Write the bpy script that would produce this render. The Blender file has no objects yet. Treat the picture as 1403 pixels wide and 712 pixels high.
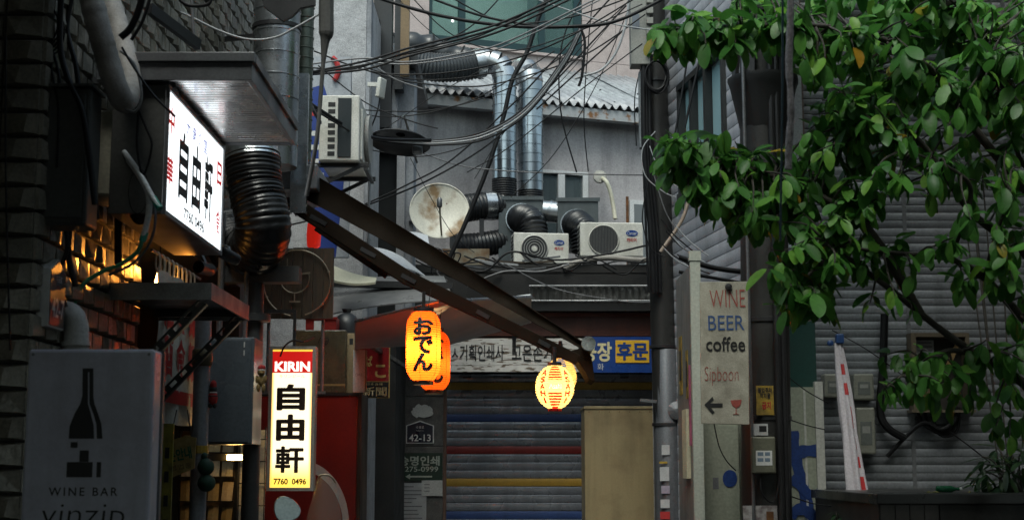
import bpy, bmesh, math, random
from mathutils import Vector, Matrix
random.seed(11)
SC = bpy.context.scene
COL = SC.collection
rad = math.radians
# ---------------------------------------------------------------- camera, sky, sun, exposure
FPX, PCX, PCY = 1949.0, 701.5, 356.0          # focal length and centre in photograph pixels (50 mm lens)
PITCH = math.atan(284.0 / FPX)
EYE = 1.6
cam = bpy.data.cameras.new('camera')
cam.lens = 36.0 * FPX / 1403.0
cam.sensor_width = 36.0
cam.sensor_fit = 'HORIZONTAL'
cam.clip_end = 500
cam.clip_start = 0.05
cam.dof.use_dof = True
cam.dof.focus_distance = 13.0
cam.dof.aperture_fstop = 5.0
camo = bpy.data.objects.new('camera', cam)
COL.objects.link(camo)
camo.location = (0, 0, EYE)
camo.rotation_euler = (rad(90) + PITCH, 0, 0)
SC.camera = camo

SUN_EL, SUN_AZ = 60.0, 192.0
world = bpy.data.worlds.new('World')
SC.world = world
world.use_nodes = True
wn = world.node_tree
bg = wn.nodes['Background']
sky = wn.nodes.new('ShaderNodeTexSky')
sky.sky_type = 'NISHITA'
sky.sun_disc = False
sky.sun_elevation = rad(SUN_EL)
sky.sun_rotation = rad(SUN_AZ)
sky.dust_density = 4.0
hs = wn.nodes.new('ShaderNodeHueSaturation')
hs.inputs['Saturation'].default_value = 0.65
wn.links.new(sky.outputs[0], hs.inputs['Color'])
tn = wn.nodes.new('ShaderNodeMix'); tn.data_type = 'RGBA'; tn.blend_type = 'MULTIPLY'; tn.inputs[0].default_value = 1.0
tn.inputs[7].default_value = (0.89, 1.03, 0.98, 1)      # overcast, slightly green-grey
wn.links.new(hs.outputs[0], tn.inputs[6])
wn.links.new(tn.outputs[2], bg.inputs[0])
bg.inputs[1].default_value = 0.14
sl = bpy.data.lights.new('sun', 'SUN')
sl.energy = 0.9
sl.angle = rad(25)
sl.color = (1.0, 0.97, 0.93)
so = bpy.data.objects.new('sun', sl)
COL.objects.link(so)
so.rotation_euler = (rad(90 - SUN_EL), 0, rad(180 - SUN_AZ))
so.location = (0, 0, 20)
SC.view_settings.view_transform = 'Standard'
SC.view_settings.look = 'None'
SC.view_settings.exposure = 0.58
SC.view_settings.gamma = 1.0
SC.render.engine = 'CYCLES'
SC.cycles.max_bounces = 6
SC.cycles.diffuse_bounces = 1
SC.cycles.use_denoising = True
SC.cycles.sample_clamp_indirect = 4.0


# ---------------------------------------------------------------- helpers
def W(px, py, Y):
    u, v = px - PCX, PCY - py
    c, s = math.cos(PITCH), math.sin(PITCH)
    d = Vector((u, FPX * c - v * s, FPX * s + v * c))
    t = Y / d.y
    return Vector((d.x * t, Y, EYE + d.z * t))


def rect(px0, px1, py0, py1, Y):
    ym, xm = (py0 + py1) / 2, (px0 + px1) / 2
    return W(px0, ym, Y).x, W(px1, ym, Y).x, W(xm, py1, Y).z, W(xm, py0, Y).z


def smooth_path(pts, n=6):
    P = [Vector(p) for p in pts]
    if len(P) < 3:
        return P
    out = []
    for i in range(len(P) - 1):
        p0 = P[max(i - 1, 0)]; p1 = P[i]; p2 = P[i + 1]; p3 = P[min(i + 2, len(P) - 1)]
        for k in range(n):
            t = k / n
            out.append(0.5 * ((2 * p1) + (p2 - p0) * t + (2 * p0 - 5 * p1 + 4 * p2 - p3) * t * t
                              + (3 * p1 - p0 - 3 * p2 + p3) * t ** 3))
    out.append(P[-1])
    return out


class MB:
    def __init__(self):
        self.v, self.f, self.m = [], [], []

    def add(self, vs, fs, m=0):
        b = len(self.v)
        self.v += [tuple(v) for v in vs]
        for f in fs:
            self.f.append(tuple(i + b for i in f))
            self.m.append(m)
        return self

    def box(self, x0, x1, y0, y1, z0, z1, m=0):
        vs = [(x, y, z) for x in (x0, x1) for y in (y0, y1) for z in (z0, z1)]
        fs = [(0, 1, 3, 2), (4, 6, 7, 5), (0, 4, 5, 1), (2, 3, 7, 6), (0, 2, 6, 4), (1, 5, 7, 3)]
        return self.add(vs, fs, m)

    def bar(self, a, b, w, h, m=0, up=(0, 0, 1), w2=None, h2=None):
        a, b = Vector(a), Vector(b)
        d = (b - a).normalized()
        s = d.cross(Vector(up))
        if s.length < 1e-4:
            s = d.cross(Vector((0, 1, 0)))
        s.normalize()
        u = s.cross(d)
        w2 = w if w2 is None else w2
        h2 = h if h2 is None else h2
        vs = []
        for p, ww, hh in ((a, w, h), (b, w2, h2)):
            for sx, sz in ((-1, -1), (1, -1), (1, 1), (-1, 1)):
                vs.append(p + s * sx * ww / 2 + u * sz * hh / 2)
        return self.add(vs, [(0, 1, 2, 3), (7, 6, 5, 4), (0, 4, 5, 1), (1, 5, 6, 2), (2, 6, 7, 3), (3, 7, 4, 0)], m)

    def tube(self, pts, r, n=8, caps=True, m=0, closed=False):
        P = [Vector(p) for p in pts]
        N = len(P)
        R = r if hasattr(r, '__len__') else [r] * N
        t0 = (P[1] - P[0]).normalized()
        a = t0.cross(Vector((0, 0, 1)))
        if a.length < 1e-3:
            a = t0.cross(Vector((0, 1, 0)))
        a.normalize()
        vs = []
        for i in range(N):
            if closed:
                t = (P[(i + 1) % N] - P[i - 1]).normalized()
            else:
                t = (P[min(i + 1, N - 1)] - P[max(i - 1, 0)]).normalized()
            a = a - t * a.dot(t)
            if a.length < 1e-5:
                a = t.cross(Vector((0, 1, 0)))
            a.normalize()
            b = t.cross(a)
            for k in range(n):
                th = 2 * math.pi * k / n
                vs.append(P[i] + (a * math.cos(th) + b * math.sin(th)) * R[i])
        fs = []
        for i in range(N if closed else N - 1):
            for k in range(n):
                j = (i + 1) % N
                fs.append((i * n + k, i * n + (k + 1) % n, j * n + (k + 1) % n, j * n + k))
        if caps and not closed:
            fs.append(tuple(range(n))[::-1])
            fs.append(tuple((N - 1) * n + k for k in range(n)))
        return self.add(vs, fs, m)

    def lathe(self, prof, n=24, c=(0, 0, 0), axis='z', m=0, mfun=None, cap=True):
        vs, fs = [], []
        for r, z in prof:
            for k in range(n):
                th = 2 * math.pi * k / n
                x, y = r * math.cos(th), r * math.sin(th)
                p = (x, y, z) if axis == 'z' else ((x, z, y) if axis == 'y' else (z, x, y))
                vs.append((p[0] + c[0], p[1] + c[1], p[2] + c[2]))
        b = len(self.v)
        self.v += vs
        for i in range(len(prof) - 1):
            for k in range(n):
                self.f.append((b + i * n + k, b + i * n + (k + 1) % n, b + (i + 1) * n + (k + 1) % n, b + (i + 1) * n + k))
                self.m.append(mfun(i, k) if mfun else m)
        if cap:
            self.f.append(tuple(b + k for k in range(n))[::-1]); self.m.append(m)
            self.f.append(tuple(b + (len(prof) - 1) * n + k for k in range(n))); self.m.append(m)
        return self

    def poly(self, pts, y0, y1, m=0):
        """polygon in local xz, extruded from y0 (front) to y1"""
        n = len(pts)
        vs = [(x, y0, z) for x, z in pts] + [(x, y1, z) for x, z in pts]
        fs = [tuple(range(n)), tuple(range(2 * n - 1, n - 1, -1))]
        fs += [(i, n + i, n + (i + 1) % n, (i + 1) % n) for i in range(n)]
        return self.add(vs, fs, m)

    def grid(self, fn, nu, nv, m=0, thick=0):
        """sheet fn(u,v)->Vector, optionally with thickness along its normal"""
        b = len(self.v)
        pts = [[Vector(fn(i / nu, j / nv)) for j in range(nv + 1)] for i in range(nu + 1)]
        self.v += [tuple(p) for r in pts for p in r]
        for i in range(nu):
            for j in range(nv):
                a = b + i * (nv + 1) + j
                self.f.append((a, a + nv + 1, a + nv + 2, a + 1)); self.m.append(m)
        if thick:
            b2 = len(self.v)
            for i in range(nu + 1):
                for j in range(nv + 1):
                    du = pts[min(i + 1, nu)][j] - pts[max(i - 1, 0)][j]
                    dv = pts[i][min(j + 1, nv)] - pts[i][max(j - 1, 0)]
                    nn = du.cross(dv)
                    nn.normalize()
                    self.v.append(tuple(pts[i][j] - nn * thick))
            for i in range(nu):
                for j in range(nv):
                    a = b2 + i * (nv + 1) + j
                    self.f.append((a, a + 1, a + nv + 2, a + nv + 1)); self.m.append(m)
            st = nv + 1
            edge = [i * st for i in range(nu + 1)] + [nu * st + j for j in range(1, nv + 1)] + \
                   [i * st + nv for i in range(nu - 1, -1, -1)] + [j for j in range(nv - 1, 0, -1)]
            for q in range(len(edge)):
                e0, e1 = edge[q], edge[(q + 1) % len(edge)]
                self.f.append((b + e0, b2 + e0, b2 + e1, b + e1)); self.m.append(m)
        return self

    def mesh(self, name, mats, smooth=None):
        me = bpy.data.meshes.new(name)
        me.from_pydata(self.v, [], self.f)
        for mt in (mats if isinstance(mats, (list, tuple)) else [mats]):
            me.materials.append(mt)
        me.polygons.foreach_set('material_index', self.m)
        if smooth:
            me.polygons.foreach_set('use_smooth', [True] * len(self.f))
            me.set_sharp_from_angle(angle=rad(smooth))
        me.update()
        return me

    def build(self, name, mats, parent=None, smooth=None, bev=0):
        o = bpy.data.objects.new(name, self.mesh(name, mats, smooth))
        COL.objects.link(o)
        o.parent = parent
        if bev:
            md = o.modifiers.new('bevel', 'BEVEL')
            md.width = bev; md.segments = 2; md.limit_method = 'ANGLE'; md.angle_limit = rad(40)
        return o


def tag(o, label, cat, group=None, kind=None):
    if label: o['label'] = label
    if cat: o['category'] = cat
    if group: o['group'] = group
    if kind: o['kind'] = kind
    return o


def thing(name, label, cat, loc=(0, 0, 0), rz=0, group=None):
    o = bpy.data.objects.new(name, None)
    o.empty_display_size = 0.1
    COL.objects.link(o)
    o.location = loc
    o.rotation_euler = (0, 0, rad(rz))
    return tag(o, label, cat, group)


def inst(src, name, parent, loc=(0, 0, 0), rot=None):
    o = bpy.data.objects.new(name, src.data if hasattr(src, 'data') else src)
    COL.objects.link(o)
    o.parent = parent
    o.location = loc
    if rot: o.rotation_euler = rot
    return o


def part_box(name, parent, mat, x0, x1, y0, y1, z0, z1, bev=0):
    return MB().box(x0, x1, y0, y1, z0, z1).build(name, mat, parent, bev=bev)


def copy_tree(o, parent=None):
    c = o.copy()
    COL.objects.link(c)
    c.parent = parent
    for ch in list(o.children):
        copy_tree(ch, c)
    return c


# ---------------------------------------------------------------- materials
MATS = {}


def M(name, col, rough=0.6, metal=0.0, col2=None, sc=3.0, amt=0.5, lo=0.4, hi=0.65, fine=0.18, bump=0.0, bsc=60.0,
      streak=0.0, isl=0.0, stretch=None, rvar=0.12, spec=0.5, coat=0.0):
    if name in MATS: return MATS[name]
    m = bpy.data.materials.new(name)
    m.use_nodes = True
    nt = m.node_tree
    b = nt.nodes['Principled BSDF']
    L = nt.links.new
    geo = nt.nodes.new('ShaderNodeNewGeometry')
    pos = geo.outputs['Position']
    if stretch:
        vm = nt.nodes.new('ShaderNodeVectorMath'); vm.operation = 'MULTIPLY'
        L(pos, vm.inputs[0]); vm.inputs[1].default_value = stretch
        pos = vm.outputs[0]

    def noise(scale, det=5.0, src=pos):
        n = nt.nodes.new('ShaderNodeTexNoise')
        n.inputs['Scale'].default_value = scale
        n.inputs['Detail'].default_value = det
        L(src, n.inputs['Vector'])
        return n.outputs['Fac']

    def mr(src, a, b_, c, d):
        n = nt.nodes.new('ShaderNodeMapRange')
        for i, x in enumerate((a, b_, c, d)): n.inputs[i + 1].default_value = x
        L(src, n.inputs[0])
        return n.outputs[0]

    def mix(fac, A, B, bt='MIX'):
        n = nt.nodes.new('ShaderNodeMix'); n.data_type = 'RGBA'; n.blend_type = bt
        for i, x in ((0, fac), (6, A), (7, B)):
            if isinstance(x, (int, float)): n.inputs[i].default_value = x
            elif isinstance(x, tuple): n.inputs[i].default_value = (*x[:3], 1)
            else: L(x, n.inputs[i])
        return n.outputs[2]

    big = noise(sc)
    c = (*col, 1)
    out = None
    if col2:
        out = mix(mr(big, lo, hi, 0, amt), tuple(col), tuple(col2))
    else:
        out = mix(mr(big, 0.35, 0.7, 0, 0.5), tuple(col), tuple(x * 0.75 for x in col))
    if streak:
        vs = nt.nodes.new('ShaderNodeVectorMath'); vs.operation = 'MULTIPLY'
        L(geo.outputs['Position'], vs.inputs[0]); vs.inputs[1].default_value = (4, 4, 0.35)
        st = noise(2.0, 6.0, vs.outputs[0])
        out = mix(mr(st, 0.45, 0.75, 0, streak), out, tuple(x * 0.3 for x in col))
    fn = noise(sc * 14 + 20, 3.0)
    out = mix(1.0, out, mr(fn, 0.25, 0.75, 1 - fine, 1 + fine), 'MULTIPLY')
    if isl:
        out = mix(1.0, out, mr(geo.outputs['Random Per Island'], 0, 1, 1 - isl, 1 + isl), 'MULTIPLY')
    L(out, b.inputs['Base Color'])
    L(mr(big, 0.3, 0.7, max(0.03, rough - rvar), min(1, rough + rvar)), b.inputs['Roughness'])
    b.inputs['Metallic'].default_value = metal
    b.inputs['Specular IOR Level'].default_value = spec
    b.inputs['Coat Weight'].default_value = coat
    if bump:
        bp = nt.nodes.new('ShaderNodeBump')
        bp.inputs['Strength'].default_value = min(1, bump)
        bp.inputs['Distance'].default_value = 0.004 * max(1, bump)
        L(noise(bsc, 6.0), bp.inputs['Height'])
        L(bp.outputs[0], b.inputs['Normal'])
    MATS[name] = m
    return m


def EM(name, col, strength, base=None):
    if name in MATS: return MATS[name]
    m = bpy.data.materials.new(name)
    m.use_nodes = True
    b = m.node_tree.nodes['Principled BSDF']
    b.inputs['Base Color'].default_value = (*(base or col), 1)
    b.inputs['Emission Color'].default_value = (*col, 1)
    b.inputs['Emission Strength'].default_value = strength
    b.inputs['Roughness'].default_value = 0.4
    MATS[name] = m
    return m


def PAPER(name, col, emit=0.0, ecol=None):
    """thin lantern paper that lets the bulb inside shine through"""
    m = bpy.data.materials.new(name)
    m.use_nodes = True
    nt = m.node_tree
    for n in list(nt.nodes):
        if n.type != 'OUTPUT_MATERIAL': nt.nodes.remove(n)
    out = [n for n in nt.nodes if n.type == 'OUTPUT_MATERIAL'][0]
    tr = nt.nodes.new('ShaderNodeBsdfTranslucent'); tr.inputs[0].default_value = (*col, 1)
    df = nt.nodes.new('ShaderNodeBsdfDiffuse'); df.inputs[0].default_value = (*[c * 0.25 for c in col], 1)
    mx = nt.nodes.new('ShaderNodeMixShader'); mx.inputs[0].default_value = 0.35
    em = nt.nodes.new('ShaderNodeEmission'); em.inputs[0].default_value = (*(ecol or col), 1); em.inputs[1].default_value = emit
    ad = nt.nodes.new('ShaderNodeAddShader')
    nt.links.new(tr.outputs[0], mx.inputs[1]); nt.links.new(df.outputs[0], mx.inputs[2])
    nt.links.new(mx.outputs[0], ad.inputs[0]); nt.links.new(em.outputs[0], ad.inputs[1])
    nt.links.new(ad.outputs[0], out.inputs[0])
    return m


def GLASS(name, tint, alpha=0.4, rough=0.05):
    """window pane: partly see-through, partly mirror"""
    m = bpy.data.materials.new(name)
    m.use_nodes = True
    nt = m.node_tree
    b = nt.nodes['Principled BSDF']
    b.inputs['Base Color'].default_value = (*tint, 1)
    b.inputs['Roughness'].default_value = rough
    b.inputs['Alpha'].default_value = alpha
    b.inputs['Specular IOR Level'].default_value = 0.8
    return m


# ---------------------------------------------------------------- lettering
def text(s, parent, mat, x, z, w=None, h=None, y=-0.003, bold=0.0, name='lettering', ext=0.001, rot=0.0, spacing=1.0, shear=0.0,
         line=1.0, warp=None):
    """flat letters in the local xz plane, centred on (x, z), facing -y, scaled to w by h"""
    cu = bpy.data.curves.new('t', 'FONT')
    cu.body = s
    cu.align_x = 'CENTER'
    cu.size = 1.0
    thick = max(0.0, bold - 0.01)
    cu.offset = min(bold, 0.01)
    cu.shear = shear
    cu.space_character = spacing
    cu.space_line = line
    cu.resolution_u = 3
    ob = bpy.data.objects.new('t', cu)
    me = bpy.data.meshes.new_from_object(ob)
    bpy.data.objects.remove(ob)
    bpy.data.curves.remove(cu)
    vs = [v.co.copy() for v in me.vertices]
    if not vs: return None
    layers = {}
    if thick > 0:
        co = [v.co.copy() for v in me.vertices]; pf = [tuple(q.vertices) for q in me.polygons]
        nv, nf = [], []
        for j in range(8):
            off = Vector((math.cos(j * math.pi / 4), math.sin(j * math.pi / 4), 0)) * thick
            b0 = len(nv)
            for v in co:
                nv.append(v + off + Vector((0, 0, j * 0.001)))
            nf += [tuple(i + b0 for i in f) for f in pf]
        bpy.data.meshes.remove(me)
        me = bpy.data.meshes.new('t'); me.from_pydata(nv, [], nf); me.update()
        vs = nv
    x0, x1 = min(v.x for v in vs), max(v.x for v in vs)
    y0, y1 = min(v.y for v in vs), max(v.y for v in vs)
    sx = w / (x1 - x0) if w else None
    sy = h / (y1 - y0) if h else None
    sx = sx or sy; sy = sy or sx
    if warp:
        bm = bmesh.new(); bm.from_mesh(me)
        bmesh.ops.triangulate(bm, faces=bm.faces[:])
        for _ in range(3):
            es = [e for e in bm.edges if e.calc_length() * max(sx, sy) > 0.02]
            if es:
                bmesh.ops.subdivide_edges(bm, edges=es, cuts=1)
                bmesh.ops.triangulate(bm, faces=bm.faces[:])
        bm.to_mesh(me); bm.free()
    cr, sr = math.cos(rot), math.sin(rot)
    for v in me.vertices:
        a, b = (v.co.x - (x0 + x1) / 2) * sx, (v.co.y - (y0 + y1) / 2) * sy
        a, b = a * cr - b * sr, a * sr + b * cr
        lay = v.co.z * 0.15
        if warp:
            q = Vector(warp(a, b)); n = Vector((q.x, q.y, 0)).normalized(); v.co = q + n * lay * 2
        else:
            v.co = (x + a, y - lay, z + b)
    me.materials.append(mat)
    o = bpy.data.objects.new(name, me)
    COL.objects.link(o)
    o.parent = parent
    return o


# ---------------------------------------------------------------- palette
concrete = M('concrete', (0.24, 0.235, 0.22), 0.75, col2=(0.15, 0.15, 0.145), sc=1.5, amt=0.8, bump=0.6, bsc=30, streak=0.5)
asphalt = M('asphalt', (0.045, 0.045, 0.047), 0.45, col2=(0.03, 0.03, 0.032), bump=0.7, bsc=80)
plaster = M('plaster', (0.42, 0.40, 0.405), 0.8, col2=(0.27, 0.255, 0.26), sc=1.6, amt=0.9, bump=0.5, bsc=18, streak=0.5)
plaster2 = M('plaster_blue', (0.33, 0.345, 0.37), 0.8, col2=(0.19, 0.195, 0.21), sc=1.7, amt=0.9, bump=0.4, bsc=25, streak=0.6)
dark_wall = M('dark_wall', (0.02, 0.02, 0.019), 0.7, col2=(0.012, 0.012, 0.012), bump=0.4)
black = M('black_metal', (0.018, 0.018, 0.019), 0.4, fine=0.3)
rubber = M('black_rubber', (0.010, 0.010, 0.011), 0.45, spec=.25)
grey_cable = M('grey_cable', (0.15, 0.15, 0.155), 0.35)
white_cable = M('white_cable', (0.36, 0.37, 0.38), 0.35)
steel = M('galvanised', (0.52, 0.54, 0.56), 0.28, 0.95, col2=(0.35, 0.37, 0.39), sc=5, amt=0.8, bump=0.15, bsc=12)
steel_dull = M('dull_steel', (0.23, 0.24, 0.25), 0.4, 0.7, col2=(0.12, 0.12, 0.125), sc=6, amt=0.7, bump=0.2, bsc=30)
grey_paint = M('grey_paint', (0.17, 0.18, 0.19), 0.4, 0.2, col2=(0.10, 0.10, 0.105), sc=4, amt=0.7, streak=0.35)
cream_paint = M('cream_paint', (0.55, 0.53, 0.42), 0.45, col2=(0.42, 0.39, 0.30), sc=3, amt=0.7, streak=0.3)
white_plastic = M('white_plastic', (0.64, 0.635, 0.585), 0.45, col2=(0.46, 0.45, 0.39), sc=4, amt=0.7, streak=0.25)
white_paint = M('white_paint', (0.6, 0.6, 0.6), 0.5, col2=(0.42, 0.41, 0.38), sc=5, amt=0.6, streak=0.3)
rust = M('rust', (0.16, 0.065, 0.02), 0.85, col2=(0.07, 0.035, 0.018), sc=12, amt=0.9, bump=0.6)
rusty_white = M('rusty_white', (0.36, 0.37, 0.38), 0.6, col2=(0.20, 0.09, 0.03), sc=7, amt=1.0, lo=0.56, hi=0.66, bump=0.4, streak=0.3)
flex_black = M('flex_black', (0.012, 0.013, 0.015), 0.38, bump=0.3, bsc=25)
wood_dark = M('wood_dark', (0.055, 0.036, 0.02), 0.5, col2=(0.025, 0.016, 0.01), sc=3, amt=0.9, stretch=(14, 14, 1.2), bump=0.5, bsc=20)
ink_black = M('ink_black', (0.012, 0.012, 0.012), 0.5, fine=0.1)
ink_red = M('ink_red', (0.42, 0.02, 0.02), 0.5, fine=0.1)
ink_white = M('ink_white', (0.62, 0.62, 0.6), 0.5, fine=0.1)
ink_blue = M('ink_blue', (0.03, 0.06, 0.25), 0.5, fine=0.1)

# ---------------------------------------------------------------- ground
g = MB().box(-60, 60, -30, 90, -0.2, 0).build('ground', asphalt)
g['kind'] = 'structure'
# unseen passage round the viewer, added to keep light off the foreground
p = thing('shade_passage', 'added unseen brick passage shading the foreground', 'building', (0, 0, 0))
brk = M('row_brick', (.12, .085, .07), .7, col2=(.08, .055, .05), bump=.4)
part_box('wall', p, brk, -3.6, -3.1, -9, 5.85, 0, 6.2); part_box('wall', p, brk, 3.1, 3.6, -9, 4.9, 0, 4.3)
part_box('wall', p, brk, 4.5, 5.0, 4.9, 10.7, 0, 6.8)  # unseen wall added to shut out light from the right
part_box('shade_roof', p, brk, -3.09, -1.5, 4.851, 5.75, 4.25, 4.30)  # unseen roof added to darken the left foreground
part_box('roof', p, brk, -3.09, 5.0, -9, 4.85, 4.301, 4.6); part_box('storey', p, brk, -6, 6, -9, 4.2, 4.601, 7.0)
# ================================================================ left: tile-clad restaurant building
tile_mat = M('split_tile', (0.21, 0.192, 0.15), 0.32, col2=(0.115, 0.108, 0.083), sc=4, amt=0.9, fine=0.3, bump=0.5, bsc=40, isl=0.35)
mortar = M('mortar', (0.028, 0.027, 0.025), 0.8)
LX, LY0, LY1 = -2.0, 5.9, 10.75
bld = thing('tiled_building', 'restaurant building clad in rough split grey tiles with dark open shopfront', 'building', (LX, LY0, 0), 90)
LEN = LY1 - LY0
core = MB()
core.box(0.012, LEN, 0.012, 6, 2.92, 5.6)          # wall above the shopfront
core.box(0.012, 1.72, 0.012, 6, 0, 2.92)           # pier
core.box(1.72, LEN, 1.1, 6, 0, 2.92)               # back of the recess
core.box(4.55, LEN, 0.012, 1.1, 0, 2.92)           # far jamb
core.build('wall', mortar, bld)


def tile_mesh(k):
    r = random.Random(k)
    w, h = 0.160, 0.096
    xr = w * r.uniform(0.3, 0.7)
    d1, d2 = r.uniform(0.010, 0.024), r.uniform(0.009, 0.024)
    vs = [(0, 0.012, 0), (w, 0.012, 0), (w, 0.012, h), (0, 0.012, h),
          (0.004, -0.004, 0.004), (w - 0.004, -0.004, 0.004), (w - 0.004, -0.004, h - 0.004), (0.004, -0.004, h - 0.004),
          (xr, -d1, 0.010), (xr + r.uniform(-.03, .03), -d2, h - 0.012)]
    fs = [(0, 1, 5, 4), (1, 2, 6, 5), (2, 3, 7, 6), (3, 0, 4, 7), (4, 5, 8), (5, 6, 9, 8), (6, 7, 9), (7, 4, 8, 9)]
    return MB().add(vs, fs)


tile_builds = [tile_mesh(k) for k in range(7)]
tile_meshes = [t.mesh('tile', tile_mat) for t in tile_builds]
slots = []
for r_ in range(10, 53):
    z = r_ * 0.107
    for c_ in range(-1, 29):
        x = 0.004 + c_ * 0.170 + (0.085 if r_ % 2 else 0)
        if x + 0.16 > LEN or x < -.09: continue
        if x < 0 and r_ % 2 == 0: continue
        if z < 2.93 and x > 1.56: continue
        if z > 5.45: continue
        Y = LY0 + x
        py = 640 - (z - EYE) * FPX / Y
        vis = -25 < py < 735
        slots.append(((1 if vis else 0) * 1 / Y ** 3, x, z))
slots.sort(reverse=True)
rest = MB()
for i, (a, x, z) in enumerate(slots):
    k = random.randrange(7)
    if i < 262:
        o = inst(tile_meshes[k], 'tile', bld, (max(x, .004), 0, z))
        if x < 0: o.scale.x = .5
    else:
        tb = tile_builds[k]
        rest.add([(v[0] * (.5 if x < 0 else 1) + max(x, .004), v[1], v[2] + z) for v in tb.v], tb.f)
o = rest.build('distant_tiles', tile_mat, bld); o['kind'] = 'stuff'
# tiles on the end face that looks down the street
endm = [MB().add([(v[1], v[0], v[2]) for v in t.v], [f[::-1] for f in t.f]).mesh('end_tile', tile_mat) for t in tile_builds[:3]]
endrest = MB()
for r_ in range(10, 51):
    for c_ in range(0, 12):
        y_ = 0.012 + c_ * .17
        if c_ == 0 and 12 < r_ < 44: inst(endm[r_ % 3], 'tile', bld, (0, y_, r_ * 0.107))
        else:
            tb = tile_builds[(r_ * 5 + c_) % 7]
            endrest.add([(v[1], v[0] + y_, v[2] + r_ * .107) for v in tb.v], [f[::-1] for f in tb.f])
endrest.build('end_tiles', tile_mat, bld)['kind'] = 'stuff'

# --- number plate on the tile pier
p = thing('house_number_plate', 'dark pointed house number plate reading 42-7 on the tiled wall', 'number plate', (LX + 0.03, 5.975, 2.19), 90)
w, h = 0.21, 0.30
MB().poly([(0, 0), (w, 0), (w, h * .82), (w / 2, h), (0, h * .82)], -0.012, 0.04).build('border', ink_white, p)
MB().poly([(.008, .008), (w - .008, .008), (w - .008, h * .8), (w / 2, h - .012), (.008, h * .8)], -0.016, -0.0125).build(
    'plate', M('plate_navy', (0.012, 0.016, 0.03), 0.35), p)
text('42-7', p, ink_white, w / 2, 0.085, w=0.16, h=0.085, y=-0.0185, bold=0.012)
text('수표로', p, ink_white, w / 2, 0.21, w=0.08, h=0.03, y=-0.0185)

# --- wine bar light box in the foreground
x0, x1, z0, z1 = rect(31, 206, 478, 800, 5.5)
p = thing('wine_bar_sign', 'unlit white acrylic box sign with a black wine bottle', 'sign', (x0, 5.5, z0))
sw, sh = x1 - x0, z1 - z0
acry = M('milky_acrylic', (0.72, 0.73, 0.84), 0.25, fine=0.05, col2=(0.46, 0.45, 0.53), sc=3, amt=0.8, streak=.35)
part_box('box', p, acry, 0, sw, 0, 0.13, 0, sh, bev=0.012)
k = 5.5 / FPX / 2.826          # metres per zoomed pixel of the close-up used to measure the artwork


def wp(zx, zy):
    q = W(zx / 2.826, 460 + zy / 2.826, 5.5)
    return q.x - x0, q.z - z0


bottle = [(321, 125), (362, 125), (362, 232), (366, 262), (380, 300), (393, 340), (397, 397), (376, 397), (374, 340), (362, 300),
          (347, 262), (347, 140), (341, 140), (341, 262), (352, 300), (363, 345), (365, 397), (267, 397), (270, 350), (290, 300), (312, 262), (320, 232)]
MB().poly([wp(*q) for q in bottle], -0.004, -0.0005).build('bottle_print', ink_black, p)
for nm, q in (('print_block', (275, 410, 300, 432)), ('print_block', (310, 442, 343, 486)), ('print_block', (260, 487, 357, 546)),
              ('print_block', (376, 487, 390, 546))):
    a, b = wp(q[0], q[1]), wp(q[2], q[3])
    part_box(nm, p, ink_black, a[0], b[0], -0.004, -0.0005, b[1], a[1])
a, b = wp(190, 585), wp(455, 618)
text('WINE BAR', p, ink_black, (a[0] + b[0]) / 2, (a[1] + b[1]) / 2, w=b[0] - a[0], h=a[1] - b[1], bold=0.012, spacing=1.35)
a, b = wp(165, 650), wp(480, 760)
text('vinzip', p, ink_black, (a[0] + b[0]) / 2, (a[1] + b[1]) / 2, w=b[0] - a[0], h=a[1] - b[1], bold=-0.012, shear=0.08)
for a_, b_ in ((.02, .02), (sw - .02, .02), (.02, sh - .02), (sw - .02, sh - .02)):
    MB().lathe([(.001, -.004), (.006, -.003), (.006, .001)], 10, axis='y', c=(a_, 0, b_)).build('screw', steel_dull, p)
part_box('back_tray', p, grey_paint, -.006, sw + .006, .131, .16, -.006, sh + .006)
pm_ = MB(); pm_.tube([(sw * .5, .1, 0.05), (sw * .5, .1, -z0 + 0.0)], 0.03, 10); pm_.box(sw * .5 - .2, sw * .5 + .2, -.05, .25, -z0, -z0 + .02)
pm_.build('stand', black, p)

# --- electric boxes on the wall
p = thing('electrical_box', 'large dark grey electrical box on the tiled wall beside wrapped pipe', 'electrical box', (-1.815, 5.97, 2.62), 0)
part_box('housing', p, M('box_dark', (0.055, 0.058, 0.055), 0.5, streak=0.4), -0.20, 0, 0, 0.17, 0.0, 0.60, bev=0.012)
part_box('door', p, M('box_dark'  , (0, 0, 0)), -0.18, -0.02, -0.012, -0.0005, 0.03, 0.57, bev=0.004)
part_box('rain_hood', p, MATS['box_dark'], -0.21, 0.012, -0.03, 0.18, 0.6, 0.612)
p = thing('junction_box', 'beige plastic junction box with rounded lid below wrapped pipe', 'junction box', (-1.755, 6.5, 2.84), 0)
part_box('housing', p, cream_paint, -0.235, 0, 0, 0.26, 0, 0.42, bev=0.02)
part_box('lid', p, cream_paint, -0.10, -0.004, -0.022, -0.0005, 0.02, 0.40, bev=0.012)
part_box('lid', p, cream_paint, -0.225, -0.112, -0.016, -0.0005, 0.01, 0.41, bev=0.012)

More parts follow.
